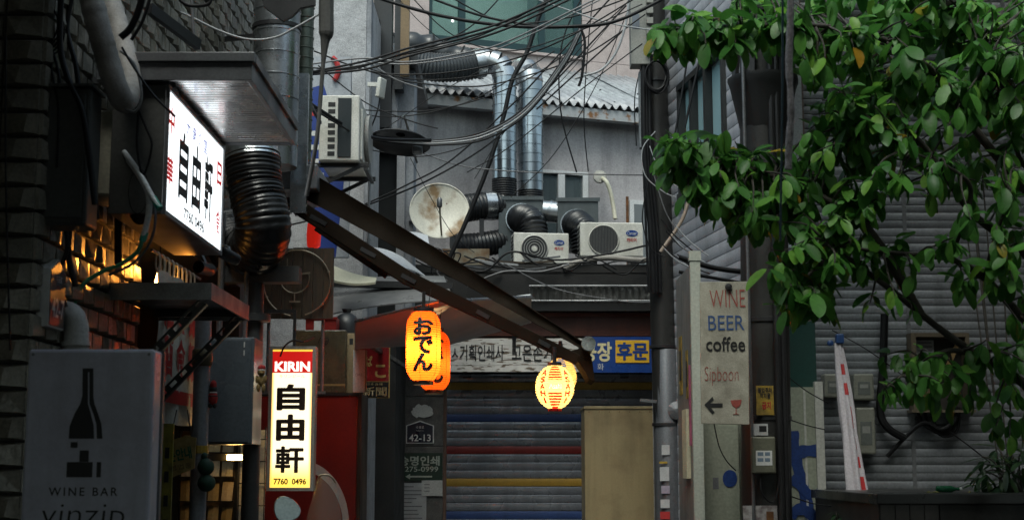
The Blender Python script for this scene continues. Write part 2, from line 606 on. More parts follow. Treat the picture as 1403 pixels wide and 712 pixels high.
# --- wrapped, insulated pipe
wrap = M('wrapped_tape', (0.40, 0.375, 0.35), 0.6, col2=(0.26, 0.245, 0.22), sc=9, amt=0.8, bump=0.8, bsc=45)
path = smooth_path([W(112, -60, 6.0), W(128, 10, 6.0), W(144, 70, 6.02), W(160, 122, 6.06), W(171, 138, 6.16), W(178, 112, 6.30), W(166, 55, 6.42), W(146, -10, 6.55), W(128, -60, 6.65)], 14)
rr = [0.053 + 0.0012 * math.sin(i * 2.2) + random.uniform(-.0012, .0012) for i in range(len(path))]
tag(MB().tube(path, rr, 16).build('wrapped_pipe', wrap, smooth=50), 'thick pale tape wrapped pipe bent in a V against the tiled wall', 'pipe')

# --- lit box sign with its canopy
sx0, sy0, sy1, szb, szt = -1.6, 6.43, 7.69, 2.768, 3.335
p = thing('light_box_sign', 'glowing white box sign with three tall black characters under metal canopy', 'sign', (sx0, sy0, szb), 90)
SLn, SH = sy1 - sy0, szt - szb
part_box('cabinet', p, M('cabinet_dark', (.085, .085, .08), .5), -0.015, SLn + 0.015, 0.006, 0.25, -0.02, SH + 0.02, bev=0.004)
fr = MB()
fr.box(-0.018, SLn + .018, -0.012, 0.003, -0.022, 0.0); fr.box(-0.018, SLn + .018, -0.012, 0.003, SH, SH + .022)
fr.box(-0.018, 0.0, -0.012, 0.003, 0.0, SH); fr.box(SLn, SLn + .018, -0.012, 0.003, 0.0, SH)
fr.build('frame', grey_paint, p)
face_white = EM('sign_white', (0.90, 0.97, 1.0), 1.2)
part_box('lit_face', p, face_white, 0.0, SLn, -0.004, 0.005, 0, SH)
sred = EM('sign_red_print', (0.9, 0.01, 0.01), 0.28, (0.3, 0.01, 0.01))
sblue = EM('sign_blue_print', (0.02, 0.03, 0.8), 0.12, (0.02, 0.02, 0.3))
for i, ch in enumerate('自由軒'):
    text(ch, p, ink_black, 0.34 + i * 0.285, 0.275, w=0.20, h=0.335, y=-0.0055, bold=0.032)
for i, ch in enumerate('大衆食堂'):
    text(ch, p, sblue, 0.42 + i * 0.13, 0.485, w=0.085, h=0.075, y=-0.0055, bold=0.01)
for ch, x, z in (('中', 0.07, 0.44), ('華', 0.07, 0.20), ('日', SLn - 0.09, 0.41), ('食', SLn - 0.09, 0.15)):
    text(ch, p, sred, x, z, w=0.12, h=0.13, y=-0.0055, bold=0.03)
text('7760 0496', p, ink_black, 0.60, 0.055, w=0.46, h=0.055, y=-0.0055, bold=0.02)

p = thing('sign_canopy', 'flat grey metal canopy with ribbed shiny underside above the glowing sign', 'canopy', (-1.92, 6.37, 3.365), 0)
cw, cl = 0.72, 1.34
sheet_under = M('ribbed_aluminium', (0.62, 0.64, 0.65), 0.25, 0.85, col2=(0.4, 0.38, 0.36), sc=7, amt=0.8, bump=0.25, bsc=10)
rb = MB()
N = 30
prof = []
for i in range(N):
    y = 0.03 + (cl - 0.06) * i / N; d = (cl - 0.06) / N
    prof += [(y, 0.02), (y + d * .75, 0.02), (y + d * .78, 0.028), (y + d * .97, 0.028)]
vs = []; fs = []
for y, z in prof: vs += [(0.02, y, z - 0.012 * y / cl), (cw - 0.02, y, z - 0.012 * y / cl)]
fs = [(2 * i, 2 * i + 1, 2 * i + 3, 2 * i + 2) for i in range(len(prof) - 1)]
rb.add(vs, fs).build('ribbed_soffit', sheet_under, p)
fm = MB()
fm.box(0, cw, 0, 0.025, 0.0, 0.085); fm.box(-0.01, cw + 0.012, -0.015, 0.02, 0.0855, 0.13)
fm.build('front_fascia', grey_paint, p, bev=0.003)
fm = MB(); fm.box(cw - 0.025, cw, 0.026, cl, 0.0, 0.085); fm.box(cw - .02, cw + .014, 0.021, cl + .01, 0.0855, 0.13)
fm.build('side_fascia', grey_paint, p, bev=0.003)
fm = MB(); fm.box(0, 0.02, 0.026, cl, 0.0, 0.085); fm.box(0.021, cw - 0.026, cl - 0.025, cl, -0.002, 0.085)
fm.build('rear_fascia', grey_paint, p)
part_box('roof_sheet', p, grey_paint, 0.02, cw - .021, 0.021, cl, 0.09, 0.11)
MB().bar((cw * .3, 0.5, 0.11), (-0.2, 0.5, 0.35), 0.03, 0.03).build('wall_bracket', grey_paint, p)
for yy in (.2, .9): MB().bar((0.0, yy, .05), (-0.21, yy, .05), .03, .03).build('wall_bracket', grey_paint, p)

# slanted flat strut above the canopy (stay bar wrapped in black)
tag(MB().bar(W(205, 12, 6.75), W(272, 62, 7.1), 0.03, 0.055).build('stay_bar', black), 'flat black stay bar slanting across the tiles above the canopy', 'bar')

# --- metal tray shelf on brackets
p = thing('metal_shelf', 'dark steel tray shelf on slotted angle brackets beneath the glowing sign', 'shelf', (-2.0, 7.0, 2.42), 0)
part_box('tray', p, steel_dull, 0, 0.50, 0, 1.0, 0.05, 0.062)
m_ = MB(); m_.box(0, 0.5, -0.012, 0, 0, 0.085); m_.box(0, 0.5, 1.0, 1.012, 0, 0.085); m_.box(0.5, 0.512, -0.012, 1.012, 0, 0.085)
m_.build('lip', steel_dull, p)
for yy in (0.04, 0.9):
    br = MB()
    a, b = Vector((0.03, yy, -0.46)), Vector((0.46, yy, 0.0))
    d = (b - a)
    n = 8
    for i in range(n):               # slotted angle: bars either side, bridges between slots
        q0, q1 = a + d * (i / n), a + d * ((i + 0.45) / n)
        br.bar(q0, q1, 0.004, 0.045)
    off = Vector((-d.z, 0, d.x)).normalized() * 0.016
    br.bar(a + off, b + off, 0.005, 0.012); br.bar(a - off, b - off, 0.005, 0.012)
    br.bar(a - off * 1.5 + Vector((0, .02, 0)), b - off * 1.5 + Vector((0, .02, 0)), 0.04, 0.004)
    br.build('slotted_brace', black, p)
    part_box('arm', p, black, 0.0, 0.49, yy - 0.015, yy + 0.02, 0.01, 0.048)

# --- white vent elbow
vp = smooth_path([W(104, 480, 6.3), W(104, 446, 6.3), W(100, 430, 6.3) + Vector((-0.02, 0, 0)), W(92, 428, 6.35) + Vector((-.10, 0, 0)), W(80, 432, 6.35) + Vector((-.2, 0, 0))], 5)
v = MB().tube(vp, 0.055, 16)
v.tube([W(104, 474, 6.3), W(104, 468, 6.3)], 0.064, 16)
tag(v.build('vent_elbow', white_paint, smooth=45), 'white plastic vent elbow on the tiled wall behind the wine bottle sign', 'vent pipe')

# --- white insulated lines with green tape
green_tape = M('green_tape', (0.02, 0.30, 0.22), 0.4)
green_hose = M('green_hose', (0.07, 0.40, 0.22), 0.35)
p = thing('insulated_hose', 'white insulated hose bound with teal tape looping beside the glowing sign', 'hose', W(168, 210, 6.45))
o0 = Vector(p.location)
q = [x - o0 for x in smooth_path([W(166, 208, 6.45), W(185, 232, 6.4), W(202, 262, 6.36), W(204, 290, 6.36), W(196, 328, 6.38)], 6)]
MB().tube(q, 0.014, 10).build('hose', M('hose_white', (.80, .82, .84), .35), p, smooth=60)
MB().tube([x - o0 for x in smooth_path([W(196, 326, 6.38), W(188, 345, 6.4), W(165, 362, 6.45), W(140, 372, 6.5), W(112, 392, 6.5), W(98, 430, 6.5), W(88, 478, 6.5)], 6)], 0.010, 8).build('hose_end', green_hose, p, smooth=60)
MB().tube([x - o0 for x in (W(199.5, 318, 6.38), W(195, 331, 6.38))], 0.017, 10).build('tape', green_tape, p)
p = thing('insulated_hose', 'white insulated hose ending in teal tape at the corner of the glowing sign', 'hose', W(174, 210, 6.4))
o0 = Vector(p.location)
MB().tube([x - o0 for x in smooth_path([W(170, 208, 6.42), W(190, 236, 6.36), W(208, 268, 6.32), W(218, 284, 6.3)], 6)], 0.013, 10).build('hose', M('hose_white', (.80, .82, .84), .35), p, smooth=60)
MB().tube([x - o0 for x in (W(210, 271, 6.32), W(219, 286, 6.3))], 0.0155, 10).build('tape', green_tape, p)
tag(MB().tube(smooth_path([W(207, 262, 6.34), W(213, 300, 6.36), W(204, 335, 6.4), W(180, 362, 6.45), W(150, 376, 6.5)], 6), 0.006, 8).build('blue_cable', M('slate_cable', (0.10, 0.13, 0.18), 0.35)),
    'slim slate blue cable following the white insulated hose', 'cable')

# --- noren with rings on a rail, along the shopfront
cloth_white = M('cloth_white', (0.5, 0.49, 0.44), 0.85, bump=0.3, bsc=120, isl=0)
p = thing('noren_curtain', 'white cloth shop curtain with red brush strokes hanging on rings', 'curtain', (-2.0, 7.98, 1.85), 90)
Lc = 1.0
MB().grid(lambda u, v: (u * Lc, 0.015 * math.sin(u * 22) * (1 - 0.3 * v) + 0.01 * math.sin(v * 7 + u * 5), v * 0.87), 40, 12, thick=0.003).build('cloth', cloth_white, p, smooth=60)
MB().tube([(-0.1, 0.02, 0.955), (Lc + 0.15, 0.02, 0.955)], 0.009, 8).build('rail', steel_dull, p)
rg = MB()
for i in range(9):
    cx = 0.05 + i * 0.112
    rg.tube([(cx, 0.02 + 0.012 * math.cos(t), 0.91 + 0.055 * math.sin(t)) for t in [k_ * math.pi / 8 for k_ in range(16)]], 0.006, 6, closed=True)
    rg.build('ring', M('cream_ring', (0.5, 0.47, 0.38), 0.4), p); rg = MB()
clr = ink_red
for sx_, ch in ((0.20, '酒'), (0.52, '食'), (0.82, '麺')):
    for j in range(2):
        text(ch, p, clr, sx_, 0.66 - j * 0.27, w=0.24, h=0.24, y=-0.02, bold=0.045)
part_box('red_band', p, clr, 0.12, 0.92, -0.021, -0.018, 0.12, 0.20)

# spotlight under the sign, aimed along the tiles
sp0 = Vector((-1.74, 8.0, 2.715)); aim = (Vector((-2.0, 6.95, 2.70)) - sp0).normalized()
p = thing('wall_spotlight', 'small black spotlight under the glowing sign aimed along the tiles', 'lamp', sp0)
MB().tube([aim * -.06, aim * .09], .036, 16, caps=False).tube([aim * -.062, aim * -.058], .036, 16).build('housing', black, p, smooth=40)
MB().bar((0, 0, .03), (-.1, .1, .2), .015, .015).build('arm', black, p)
sl_ = bpy.data.lights.new('spot', 'SPOT'); sl_.energy = 17; sl_.color = (1.0, .36, .05); sl_.spot_size = rad(46); sl_.spot_blend = .6; sl_.shadow_soft_size = .02
so_ = bpy.data.objects.new('spot', sl_); COL.objects.link(so_); so_.parent = p; so_.location = aim * .095
so_.rotation_euler = aim.to_track_quat('-Z', 'Y').to_euler()
# ================================================================ left shopfront clutter
# recess side: lamp, card rack, cabinet, pole
warm = (1.0, 0.50, 0.14)
p = thing('strip_lamp', 'short glowing warm strip lamp above the rack of menu cards', 'lamp', W(328, 626, 9.15))
part_box('tube', p, EM('warm_tube', (1.0, 0.58, 0.16), 34.0), -0.075, 0.075, -0.02, 0.0, -0.016, 0.016)
part_box('holder', p, black, -0.25, 0.08, 0.001, 0.02, -0.022, 0.022)
p = thing('pendant_bulb', 'warm bare bulb glowing behind the curtain rings', 'lamp', (-2.10, 8.40, 2.70))
MB().lathe([(0.004, -0.040), (0.022, -0.032), (0.028, -0.010), (0.022, 0.016), (0.016, 0.045)], 16).build('bulb', EM('warm_bulb', (1.0, 0.42, 0.07), 30.0), p, smooth=60)
MB().lathe([(0.018, 0.0455), (0.018, 0.09)], 12).tube([(0, 0, .09), (0, 0, .32)], 0.004, 6).build('socket', black, p)

p = thing('card_rack', 'dark wire rack of menu cards in the shopfront', 'rack', (-2.15, 9.3, 0.3))
rk = MB()
for i in range(6):
    rk.bar((0, 0, 1.62 - i * 0.155 - 0.07), (0.36, 0, 1.62 - i * 0.155 - 0.07), 0.05, 0.008)
rk.build('shelf_rails', black, p)
part_box('post', p, black, -0.02, 0.0, -0.01, 0.03, -0.3, 1.75); part_box('post', p, black, 0.36, 0.38, -0.01, 0.03, -0.3, 1.75)
part_box('back_panel', p, M('rack_wood', (0.16, 0.10, 0.05), 0.6), 0.0, 0.36, 0.05, 0.06, -0.3, 1.75)
cards = [M('card_%d' % i, c, 0.45) for i, c in enumerate(((0.42, 0.33, 0.18), (0.5, 0.42, 0.28), (0.32, 0.24, 0.12), (0.45, 0.38, 0.30)))]
for r_ in range(6):
    for c_ in range(4):
        h = 0.115 + random.uniform(-.01, .015)
        o = MB().add([(-.036, 0, 0), (.036, 0, 0), (.036, .022, h), (-.036, .022, h), (-.036, .004, 0), (.036, .004, 0), (.036, .026, h), (-.036, .026, h),
                      (0, -.006, 0), (0, .016, h)],
                     [(0, 8, 9, 3), (8, 1, 2, 9), (5, 4, 7, 6), (0, 3, 7, 4), (1, 5, 6, 2), (3, 9, 2, 6, 7), (0, 4, 5, 1, 8)]).build('menu_card', random.choice(cards))
        o.location = (-2.15 + 0.05 + c_ * 0.087, 9.285, 0.3 + 1.62 - r_ * 0.155 - 0.066)
        o.rotation_euler = (0, random.uniform(-.06, .06), random.uniform(-.25, .1))
        tag(o, 'small folded menu card standing in the lit wire rack', 'card', 'menu cards in the rack')
p = thing('wire_lattice', 'black wire grid screen standing right of the menu card rack', 'screen', (-1.76, 9.25, 0.0))
wl = MB()
for i in range(4): wl.tube([(0.005 + i * 0.055, 0, 0.0), (0.005 + i * 0.055, 0, 1.86)], 0.004, 5)
for i in range(13): wl.tube([(0, 0, 0.1 + i * 0.14), (0.175, 0, 0.1 + i * 0.14)], 0.004, 5)
wl.build('wire_grid', black, p)
part_box('backing_board', p, white_plastic, 0.0, 0.17, 0.02, 0.03, 0.0, 1.84)

x0, x1, z0, z1 = rect(275, 347, 462, 608, 8.6)
p = thing('steel_cabinet', 'blue grey steel wall cabinet beside a vertical pipe', 'cabinet', (x0, 8.6, z0))
slate = M('slate_paint', (0.095, 0.115, 0.135), 0.35, 0.1, col2=(0.075, 0.09, 0.105), sc=3, amt=0.6, streak=0.25)
part_box('housing', p, slate, 0, x1 - x0, 0.0, 0.30, 0, z1 - z0, bev=0.004)
part_box('door', p, slate, 0.012, x1 - x0 - 0.02, -0.014, -0.0005, 0.012, z1 - z0 - .012, bev=0.003)
for zz in (0.60, 0.55): part_box('label_strip', p, ink_white, x1 - x0 - .062, x1 - x0 - .055, -0.017, -0.0145, zz - 0.02, zz + 0.012)
MB().tube([(0.06, .2, z1 - z0), (0.06, .2, z1 - z0 + .8)], 0.02, 8).tube([(0.22, .2, z1 - z0), (0.22, .2, z1 - z0 + .7)], 0.015, 8).build('conduit', steel_dull, p)
for zz in (.1, .5): MB().bar((0.0, 0.25, zz), (-0.35, 0.25, zz), .03, .03).build('wall_bracket', black, p)

q = W(275, 560, 8.25)
p = thing('grey_pipe', 'vertical grey drain pipe with clamp collar in front of the steel cabinet', 'pipe', (q.x, 8.25, 0))
MB().tube([(0, 0, 0), (0, 0, 2.62)], 0.048, 16).build('pipe', M('grey_pvc', (0.20, 0.21, 0.23), 0.4, streak=0.3), p, smooth=60)
MB().lathe([(0.052, 2.18), (0.06, 2.19), (0.06, 2.27), (0.052, 2.28)], 16).build('collar', M('brass_dark', (0.10, 0.085, 0.05), 0.5, 0.3), p, smooth=40)
MB().lathe([(0.052, 1.68), (0.053, 1.685), (0.053, 1.72), (0.052, 1.725)], 16).build('yellow_tape', M('tape_yellow', (0.35, 0.22, 0.02), 0.5), p)


def plush(name, label, q, segs, mats):
    """small stuffed ornament: lathed lumps (part name, offset, radii, material index)"""
    p = thing(name, label, 'ornament', q)
    for nm, off, rx, rz, mi in segs:
        prof = [(max(0.0008, rx * math.sin(t)), -rz * math.cos(t)) for t in [math.pi * i / 8 for i in range(9)]]
        MB().lathe(prof, 14, c=off).build(nm, mats[mi], p, smooth=70)
    return p


fur = M('teddy_fur', (0.26, 0.17, 0.06), 0.9, bump=1.0, bsc=160)
felt_red = M('felt_red', (0.35, 0.02, 0.02), 0.9)
felt_white = M('felt_white', (0.5, 0.48, 0.45), 0.9)
felt_green = M('felt_green', (0.012, 0.05, 0.03), 0.8)
felt_black = M('felt_black', (0.02, 0.02, 0.02), 0.8)
plush('teddy_bear', 'tan teddy bear in a red hat hanging on the steel cabinet', W(358, 520, 8.65),
      [('body', (0, 0, -.005), .026, .036, 0), ('head', (0, -.006, .045), .024, .024, 0), ('muzzle', (.006, -.028, .04), .010, .009, 0),
       ('leg', (-.014, -.008, -.048), .013, .026, 0), ('leg', (.016, -.010, -.050), .013, .028, 0), ('arm', (.026, -.006, .005), .010, .024, 0),
       ('arm', (-.026, -.006, .003), .010, .024, 0), ('hat', (0, 0, .072), .025, .020, 1), ('hat_brim', (0, -.003, .058), .027, .008, 2)], [fur, felt_red, felt_white])
plush('stuffed_santa', 'small red and dark stuffed doll hanging by the grey pipe', W(292, 540, 8.25),
      [('body', (0, 0, -.02), .028, .045, 1), ('belt', (0, 0, -.01), .029, .010, 2), ('head', (0, 0, .03), .022, .022, 0), ('hat', (0, 0, .055), .020, .028, 1),
       ('foot', (-.012, -.01, -.066), .012, .014, 2), ('foot', (.014, -.01, -.066), .012, .014, 2), ('collar', (0, 0, .01), .024, .007, 3)], [felt_black, felt_red, felt_black, felt_white])
plush('green_ornament', 'pair of dark green stuffed balls tied to the grey pipe', W(282, 650, 8.2),
      [('ball', (0, 0, .045), .048, .050, 0), ('ball', (.005, 0, -.045), .052, .050, 0), ('knot', (-.01, 0, .105), .02, .022, 0)], [felt_green])

# cardboard sign + yellow barrier strip
q = W(246, 630, 8.0)
p = thing('cardboard_sign', 'worn tilted cardboard sign with green lettering by the grey pipe', 'sign', q)
MB().poly([(-.10, -.12), (.085, -.045), (.09, .125), (.03, .135), (-.05, .11), (-.085, .08)], -0.004, 0.004).build('board', M('cardboard', (0.34, 0.25, 0.09), 0.8, col2=(0.2, 0.14, 0.05), sc=20, amt=0.8), p)
tg = M('sign_green', (0.01, 0.10, 0.05), 0.6)
text('문안내', p, tg, 0.0, 0.032, w=0.135, h=0.07, y=-0.006, bold=0.03, rot=0.2)
text('영업중', p, M('dull_brown', (0.12, 0.08, 0.04), 0.8), 0.01, -0.035, w=0.12, h=0.03, y=-0.006, rot=0.2)
MB().tube([(0.06, 0.01, 0.12), (0.03, 0.02, 0.28)], 0.003, 5).tube([(-0.06, 0.01, 0.10), (-0.03, 0.02, 0.28)], 0.003, 5).build('hanging_string', black, p)
q = W(226, 712, 7.9)
p = thing('yellow_barrier', 'dirty yellow upright board with black marks under the shop curtain', 'board', (q.x, 7.9, 0))
part_box('board', p, M('barrier_yellow', (0.30, 0.26, 0.03), 0.6, col2=(0.10, 0.09, 0.03), sc=12, amt=0.9), -0.055, 0.03, 0, 0.02, 0, 1.84)
for i in range(6): part_box('black_mark', p, ink_black, -0.012, 0.012, -0.003, -0.0003, 1.0 + i * 0.13, 1.06 + i * 0.13)

# --- vertical beer sign
x0, x1, z0, z1 = rect(367, 431, 474, 672, 9.5)
p = thing('beer_sign', 'lit vertical white sign with red header and three black characters', 'sign', (x0, 9.5, z0))
sw, sh = x1 - x0, z1 - z0
fmat = M('sign_aluminium', (0.42, 0.41, 0.39), 0.4, 0.5)
part_box('cabinet', p, fmat, 0, sw, 0.012, 0.11, 0, sh, bev=0.006)
t = 0.022
m_ = MB(); m_.box(0, t, 0, 0.0115, 0, sh); m_.box(sw - t, sw, 0, 0.0115, 0, sh); m_.box(t, sw - t, 0, 0.0115, 0, t); m_.box(t, sw - t, 0, 0.0115, sh - t, sh)
m_.build('frame', fmat, p)
# printed face: warm white, yellow towards its foot, red header
hz = sh - t - 0.155
face = bpy.data.materials.new('beer_sign_face'); face.use_nodes = True
nt = face.node_tree; b = nt.nodes['Principled BSDF']
tc = nt.nodes.new('ShaderNodeTexCoord'); sp = nt.nodes.new('ShaderNodeSeparateXYZ'); cr = nt.nodes.new('ShaderNodeValToRGB')
nt.links.new(tc.outputs['Generated'], sp.inputs[0]); nt.links.new(sp.outputs[2], cr.inputs[0]); 
e_ = [nt.nodes.new('ShaderNodeMath') for _ in range(3)]
e_[0].operation = 'SUBTRACT'; e_[0].inputs[1].default_value = .5; nt.links.new(sp.outputs[0], e_[0].inputs[0])
e_[1].operation = 'ABSOLUTE'; nt.links.new(e_[0].outputs[0], e_[1].inputs[0])
mr_ = nt.nodes.new('ShaderNodeMapRange'); mr_.inputs[1].default_value = .43; mr_.inputs[2].default_value = .5; nt.links.new(e_[1].outputs[0], mr_.inputs[0])
mx_ = nt.nodes.new('ShaderNodeMix'); mx_.data_type = 'RGBA'; mx_.inputs[7].default_value = (1.0, .5, .06, 1)      # yellow printed border
nt.links.new(mr_.outputs[0], mx_.inputs[0]); nt.links.new(cr.outputs[0], mx_.inputs[6]); nt.links.new(mx_.outputs[2], b.inputs['Emission Color'])
cr.color_ramp.elements[0].position = 0.06; cr.color_ramp.elements[0].color = (1.0, 0.62, 0.05, 1)
cr.color_ramp.elements[1].position = 0.24; cr.color_ramp.elements[1].color = (1.0, 0.85, 0.58, 1)
b.inputs['Base Color'].default_value = (.7, .65, .5, 1); b.inputs['Emission Strength'].default_value = 1.0
part_box('lit_face', p, face, t, sw - t, 0.003, 0.0118, t, hz)
part_box('yellow_rim', p, EM('sign_yellow', (1.0, 0.55, 0.06), .8), t, sw - t, 0.003, 0.0118, sh - t - 0.012, sh - t)
part_box('red_header', p, EM('header_red', (0.95, 0.015, 0.01), 0.34, (.5, .01, .01)), t, sw - t, 0.003, 0.0118, hz + .0005, sh - t - 0.0125)
cxm = sw / 2
text('KIRIN', p, EM('header_white', (1, .95, .85), .9), cxm, hz + 0.042, w=0.235, h=0.066, y=0.001, bold=0.035)
text('キリンビール', p, EM('pale_orange', (1.0, 0.45, 0.2), .6), cxm, hz - 0.022, w=0.17, h=0.022, y=0.001)
for ch, zz, bo in (('自', 0.615, .042), ('由', 0.415, .042), ('軒', 0.205, .03)):
    text(ch, p, M('brush_ink', (.030, .012, .006), .6), cxm - .005, zz, w=0.19, h=0.175, y=0.001, bold=bo)
text('7760  0496', p, ink_black, cxm, 0.062, w=0.215, h=0.04, y=0.001, bold=0.028)
MB().bar((sw / 2, .06, sh), (sw / 2, .06, sh + .25), 0.02, 0.02).bar((sw / 2, .06, sh + .24), (sw / 2 - .5, .06, sh + .24), 0.025, 0.025).build('bracket', black, p)
tag(MB().tube(smooth_path([W(384, 488, 9.46), W(390, 474, 9.45), W(402, 466, 9.45), W(416, 468, 9.47), W(430, 462, 9.6)], 5), 0.006, 6).build('sign_lead', rubber),
    'thin black lead looping over the top of the lit vertical sign', 'cable')

# --- scooter mirror + screen
p = thing('scooter', 'parked scooter with clear windscreen and pale oval mirror below the lit sign', 'scooter', (-1.42, 8.9, 0))
mp = W(392, 698, 8.85) - Vector((-1.42, 8.9, 0))
mm = MB(); pts = [(0.085 * math.cos(a) * (1 + .25 * math.sin(a)), 0.075 * math.sin(a)) for a in [2 * math.pi * i / 20 for i in range(20)]]
mm.poly([(x, z) for x, z in pts], -0.014, 0.012)
o = mm.build('mirror', M('mirror_back', (0.45, 0.55, 0.58), 0.15, 0.6), p, bev=0.006); o.location = mp; o.rotation_euler = (0, rad(35), rad(10))
MB().tube(smooth_path([mp + Vector((0.03, 0.01, -.06)), mp + Vector((0.09, .05, -.2)), Vector((0.15, 0.1, 1.1))], 5), 0.008, 8).build('mirror_stem', black, p)
ws = GLASS('windscreen', (0.40, 0.36, 0.30), 0.13, 0.2)
c0 = W(440, 690, 8.95) - Vector((-1.42, 8.9, 0))
wsf = lambda u, v: Vector((c0.x + (u - .5) * (0.22 - 0.10 * max(0, v - .55) / .45), c0.y + 0.10 * (u - .5) ** 2 * 4 + 0.12 * v, c0.z - 0.34 + 0.52 * v - 0.05 * (abs(u - .5) * 2) ** 3 * v))
MB().grid(wsf, 10, 10, thick=0.004).build('windscreen', ws, p, smooth=60)
MB().tube([wsf(u / 10, 1) for u in range(11)], 0.006, 6).build('windscreen_edge', M('clear_edge', (0.5, 0.42, 0.3), 0.3), p)
MB().bar((-0.3, 0.1, 1.08), (0.36, 0.1, 1.08), 0.035, 0.035).build('handlebar', black, p)
body = MB(); body.lathe([(0.10, 0.75), (0.17, 0.85), (0.18, 1.0), (0.12, 1.12)], 16, c=(0.05, 0.12, 0)); body.build('headset', M('scooter_red', (0.2, 0.01, 0.01), 0.2, coat=.5), p, smooth=60)
MB().poly([(-.16, .25), (.26, .25), (.22, .8), (-.12, .8)], .16, .2).build('leg_shield', MATS['scooter_red'], p, bev=.01)
MB().poly([(-.1, .4), (.2, .4), (.2, .8), (-.1, .8)], .6, 1.3).build('seat', black, p, bev=.03)
part_box('floor', p, black, -.12, .22, .2, 1.2, .25, .39)
for yy in (-0.05, 1.25):
    MB().lathe([(0.12, -0.04), (0.2, -0.045), (0.22, -0.02), (0.22, 0.02), (0.2, 0.045), (0.12, 0.04)], 20, c=(0.05, 0, 0), axis='x').build('wheel', rubber, p, smooth=50).location = (0, yy, 0.22)

# --- red vending machine with boxes on top
p = thing('vending_machine', 'red drinks machine with a white curved stripe behind the scooter', 'vending machine', (-2.1, 11.6, 0))
vr = M('machine_red', (0.20, 0.012, 0.008), 0.4, col2=(0.15, 0.009, 0.006), sc=3, amt=0.6, fine=0.12)
vw = W(489, 620, 11.6).x + 2.1; vh = W(460, 542, 11.6).z
part_box('body', p, vr, 0, vw, 0.0, 0.6, 0, vh, bev=0.01)
part_box('side_trim', p, M('brown_trim', (0.05, 0.04, 0.03), 0.5), vw + .001, vw + 0.03, 0.02, 0.55, 0, vh + .02)
arc = []
cxa, cza = W(410, 720, 11.6).x + 2.1, W(410, 720, 11.6).z
for a in range(-10, 91, 6): arc.append((cxa + 0.40 * math.cos(rad(a)), cza + 0.52 * math.sin(rad(a))))
for a in range(90, -11, -6): arc.append((cxa + 0.36 * math.cos(rad(a)) - .01, cza + 0.44 * math.sin(rad(a))))
arc = [(min(x, vw - .02), z) for x, z in arc]
MB().poly(arc, -0.005, -0.0008).build('white_stripe', ink_white, p)
part_box('top_plate', p, black, -.01, vw + .015, -0.01, 0.6, vh + .0005, vh + 0.025)
bx0, bx1, bz0, bz1 = rect(404, 474, 452, 540, 11.7)
bz0 = vh + .026
wrapb = M('brown_wrap', (0.085, 0.068, 0.04), 0.28, col2=(0.045, 0.036, 0.022), sc=9, amt=0.9, bump=1.0, bsc=14)
p = thing('wrapped_carton', 'large brown carton wrapped in clear plastic on the drinks machine', 'carton', (bx0, 11.68, bz0))
part_box('carton', p, wrapb, 0, bx1 - bx0, 0, 0.4, 0, bz1 - bz0, bev=0.008)
part_box('tape', p, M('tan_tape', (0.35, 0.24, 0.10), 0.3), 0, bx1 - bx0, -0.002, -0.0003, 0.06, 0.075)
text('9', p, ink_black, (bx1 - bx0) * .62, (bz1 - bz0) * .82, h=0.07, y=-0.003)
bx0, bx1, bz0, bz1 = rect(476, 488, 457, 540, 11.8)
p = thing('tall_carton', 'tall narrow tan carton standing beside the wrapped carton', 'carton', (bx0, 11.75, vh + .026))
part_box('carton', p, M('tan_card', (0.30, 0.22, 0.12), 0.7), 0, bx1 - bx0, 0, .35, 0, bz1 - vh - .026, bev=.003)
part_box('printed_mark', p, ink_black, .02, .05, -.002, -.0003, bz1 - vh - .12, bz1 - vh - .07)
bx0, bx1, bz0, bz1 = rect(487, 500, 480, 542, 11.5)
p = thing('white_carton', 'slim white carton leaning at the edge of the drinks machine', 'carton', (bx0 - .02, 11.5, vh + .026))
part_box('carton', p, white_paint, 0, bx1 - bx0 + .02, 0, .06, 0, bz1 - vh - .02, bev=.003)
part_box('end_flap', p, M('tan_card', (0, 0, 0)), bx1 - bx0 + .0205, bx1 - bx0 + .028, 0, .06, 0, bz1 - vh - .02)
text('CAKE', p, M('ink_grey', (.2, .2, .22), .5), (bx1 - bx0) * .6, .14, w=.055, h=.022, y=-.0015, name='lettering')

# dark bag and red crate on the cartons
bx0, bx1, bz0, bz1 = rect(420, 462, 432, 452, 11.9)
p = thing('red_crate', 'red plastic crate on top of the wrapped carton', 'crate', (bx0, 11.85, vh + .026 + (rect(404, 474, 452, 540, 11.7)[3] - vh - .026)))
cm = MB(); wv, hv = bx1 - bx0, bz1 - bz0
cm.box(0, wv, 0, .012, 0, hv); cm.box(0, wv, .22, .232, 0, hv); cm.box(0, .012, .0125, .2195, 0, hv); cm.box(wv - .012, wv, .0125, .2195, 0, hv); cm.box(.0125, wv - .0125, .0125, .2195, 0, .01)
cm.build('crate_shell', M('crate_red', (.22, .015, .012), .4), p)
part_box('rim', p, MATS['crate_red'], -.008, wv + .008, -.012, -.0005, hv - .02, hv)
part_box('paper_label', p, ink_white, .07, .15, -.004, -.0005, .01, hv - .03)
bag = MB(); cc = W(474, 448, 12.1)
bag.lathe([(.02, -.13), (.11, -.11), (.12, 0), (.08, .07), (.03, .10), (.045, .13), (.02, .135)], 14)
o = bag.build('bin_bag', flex_black, smooth=60); o.location = (cc.x, 12.15, cc.z + .03); tag(o, 'knotted black plastic bag on top of the tall carton', 'bag')

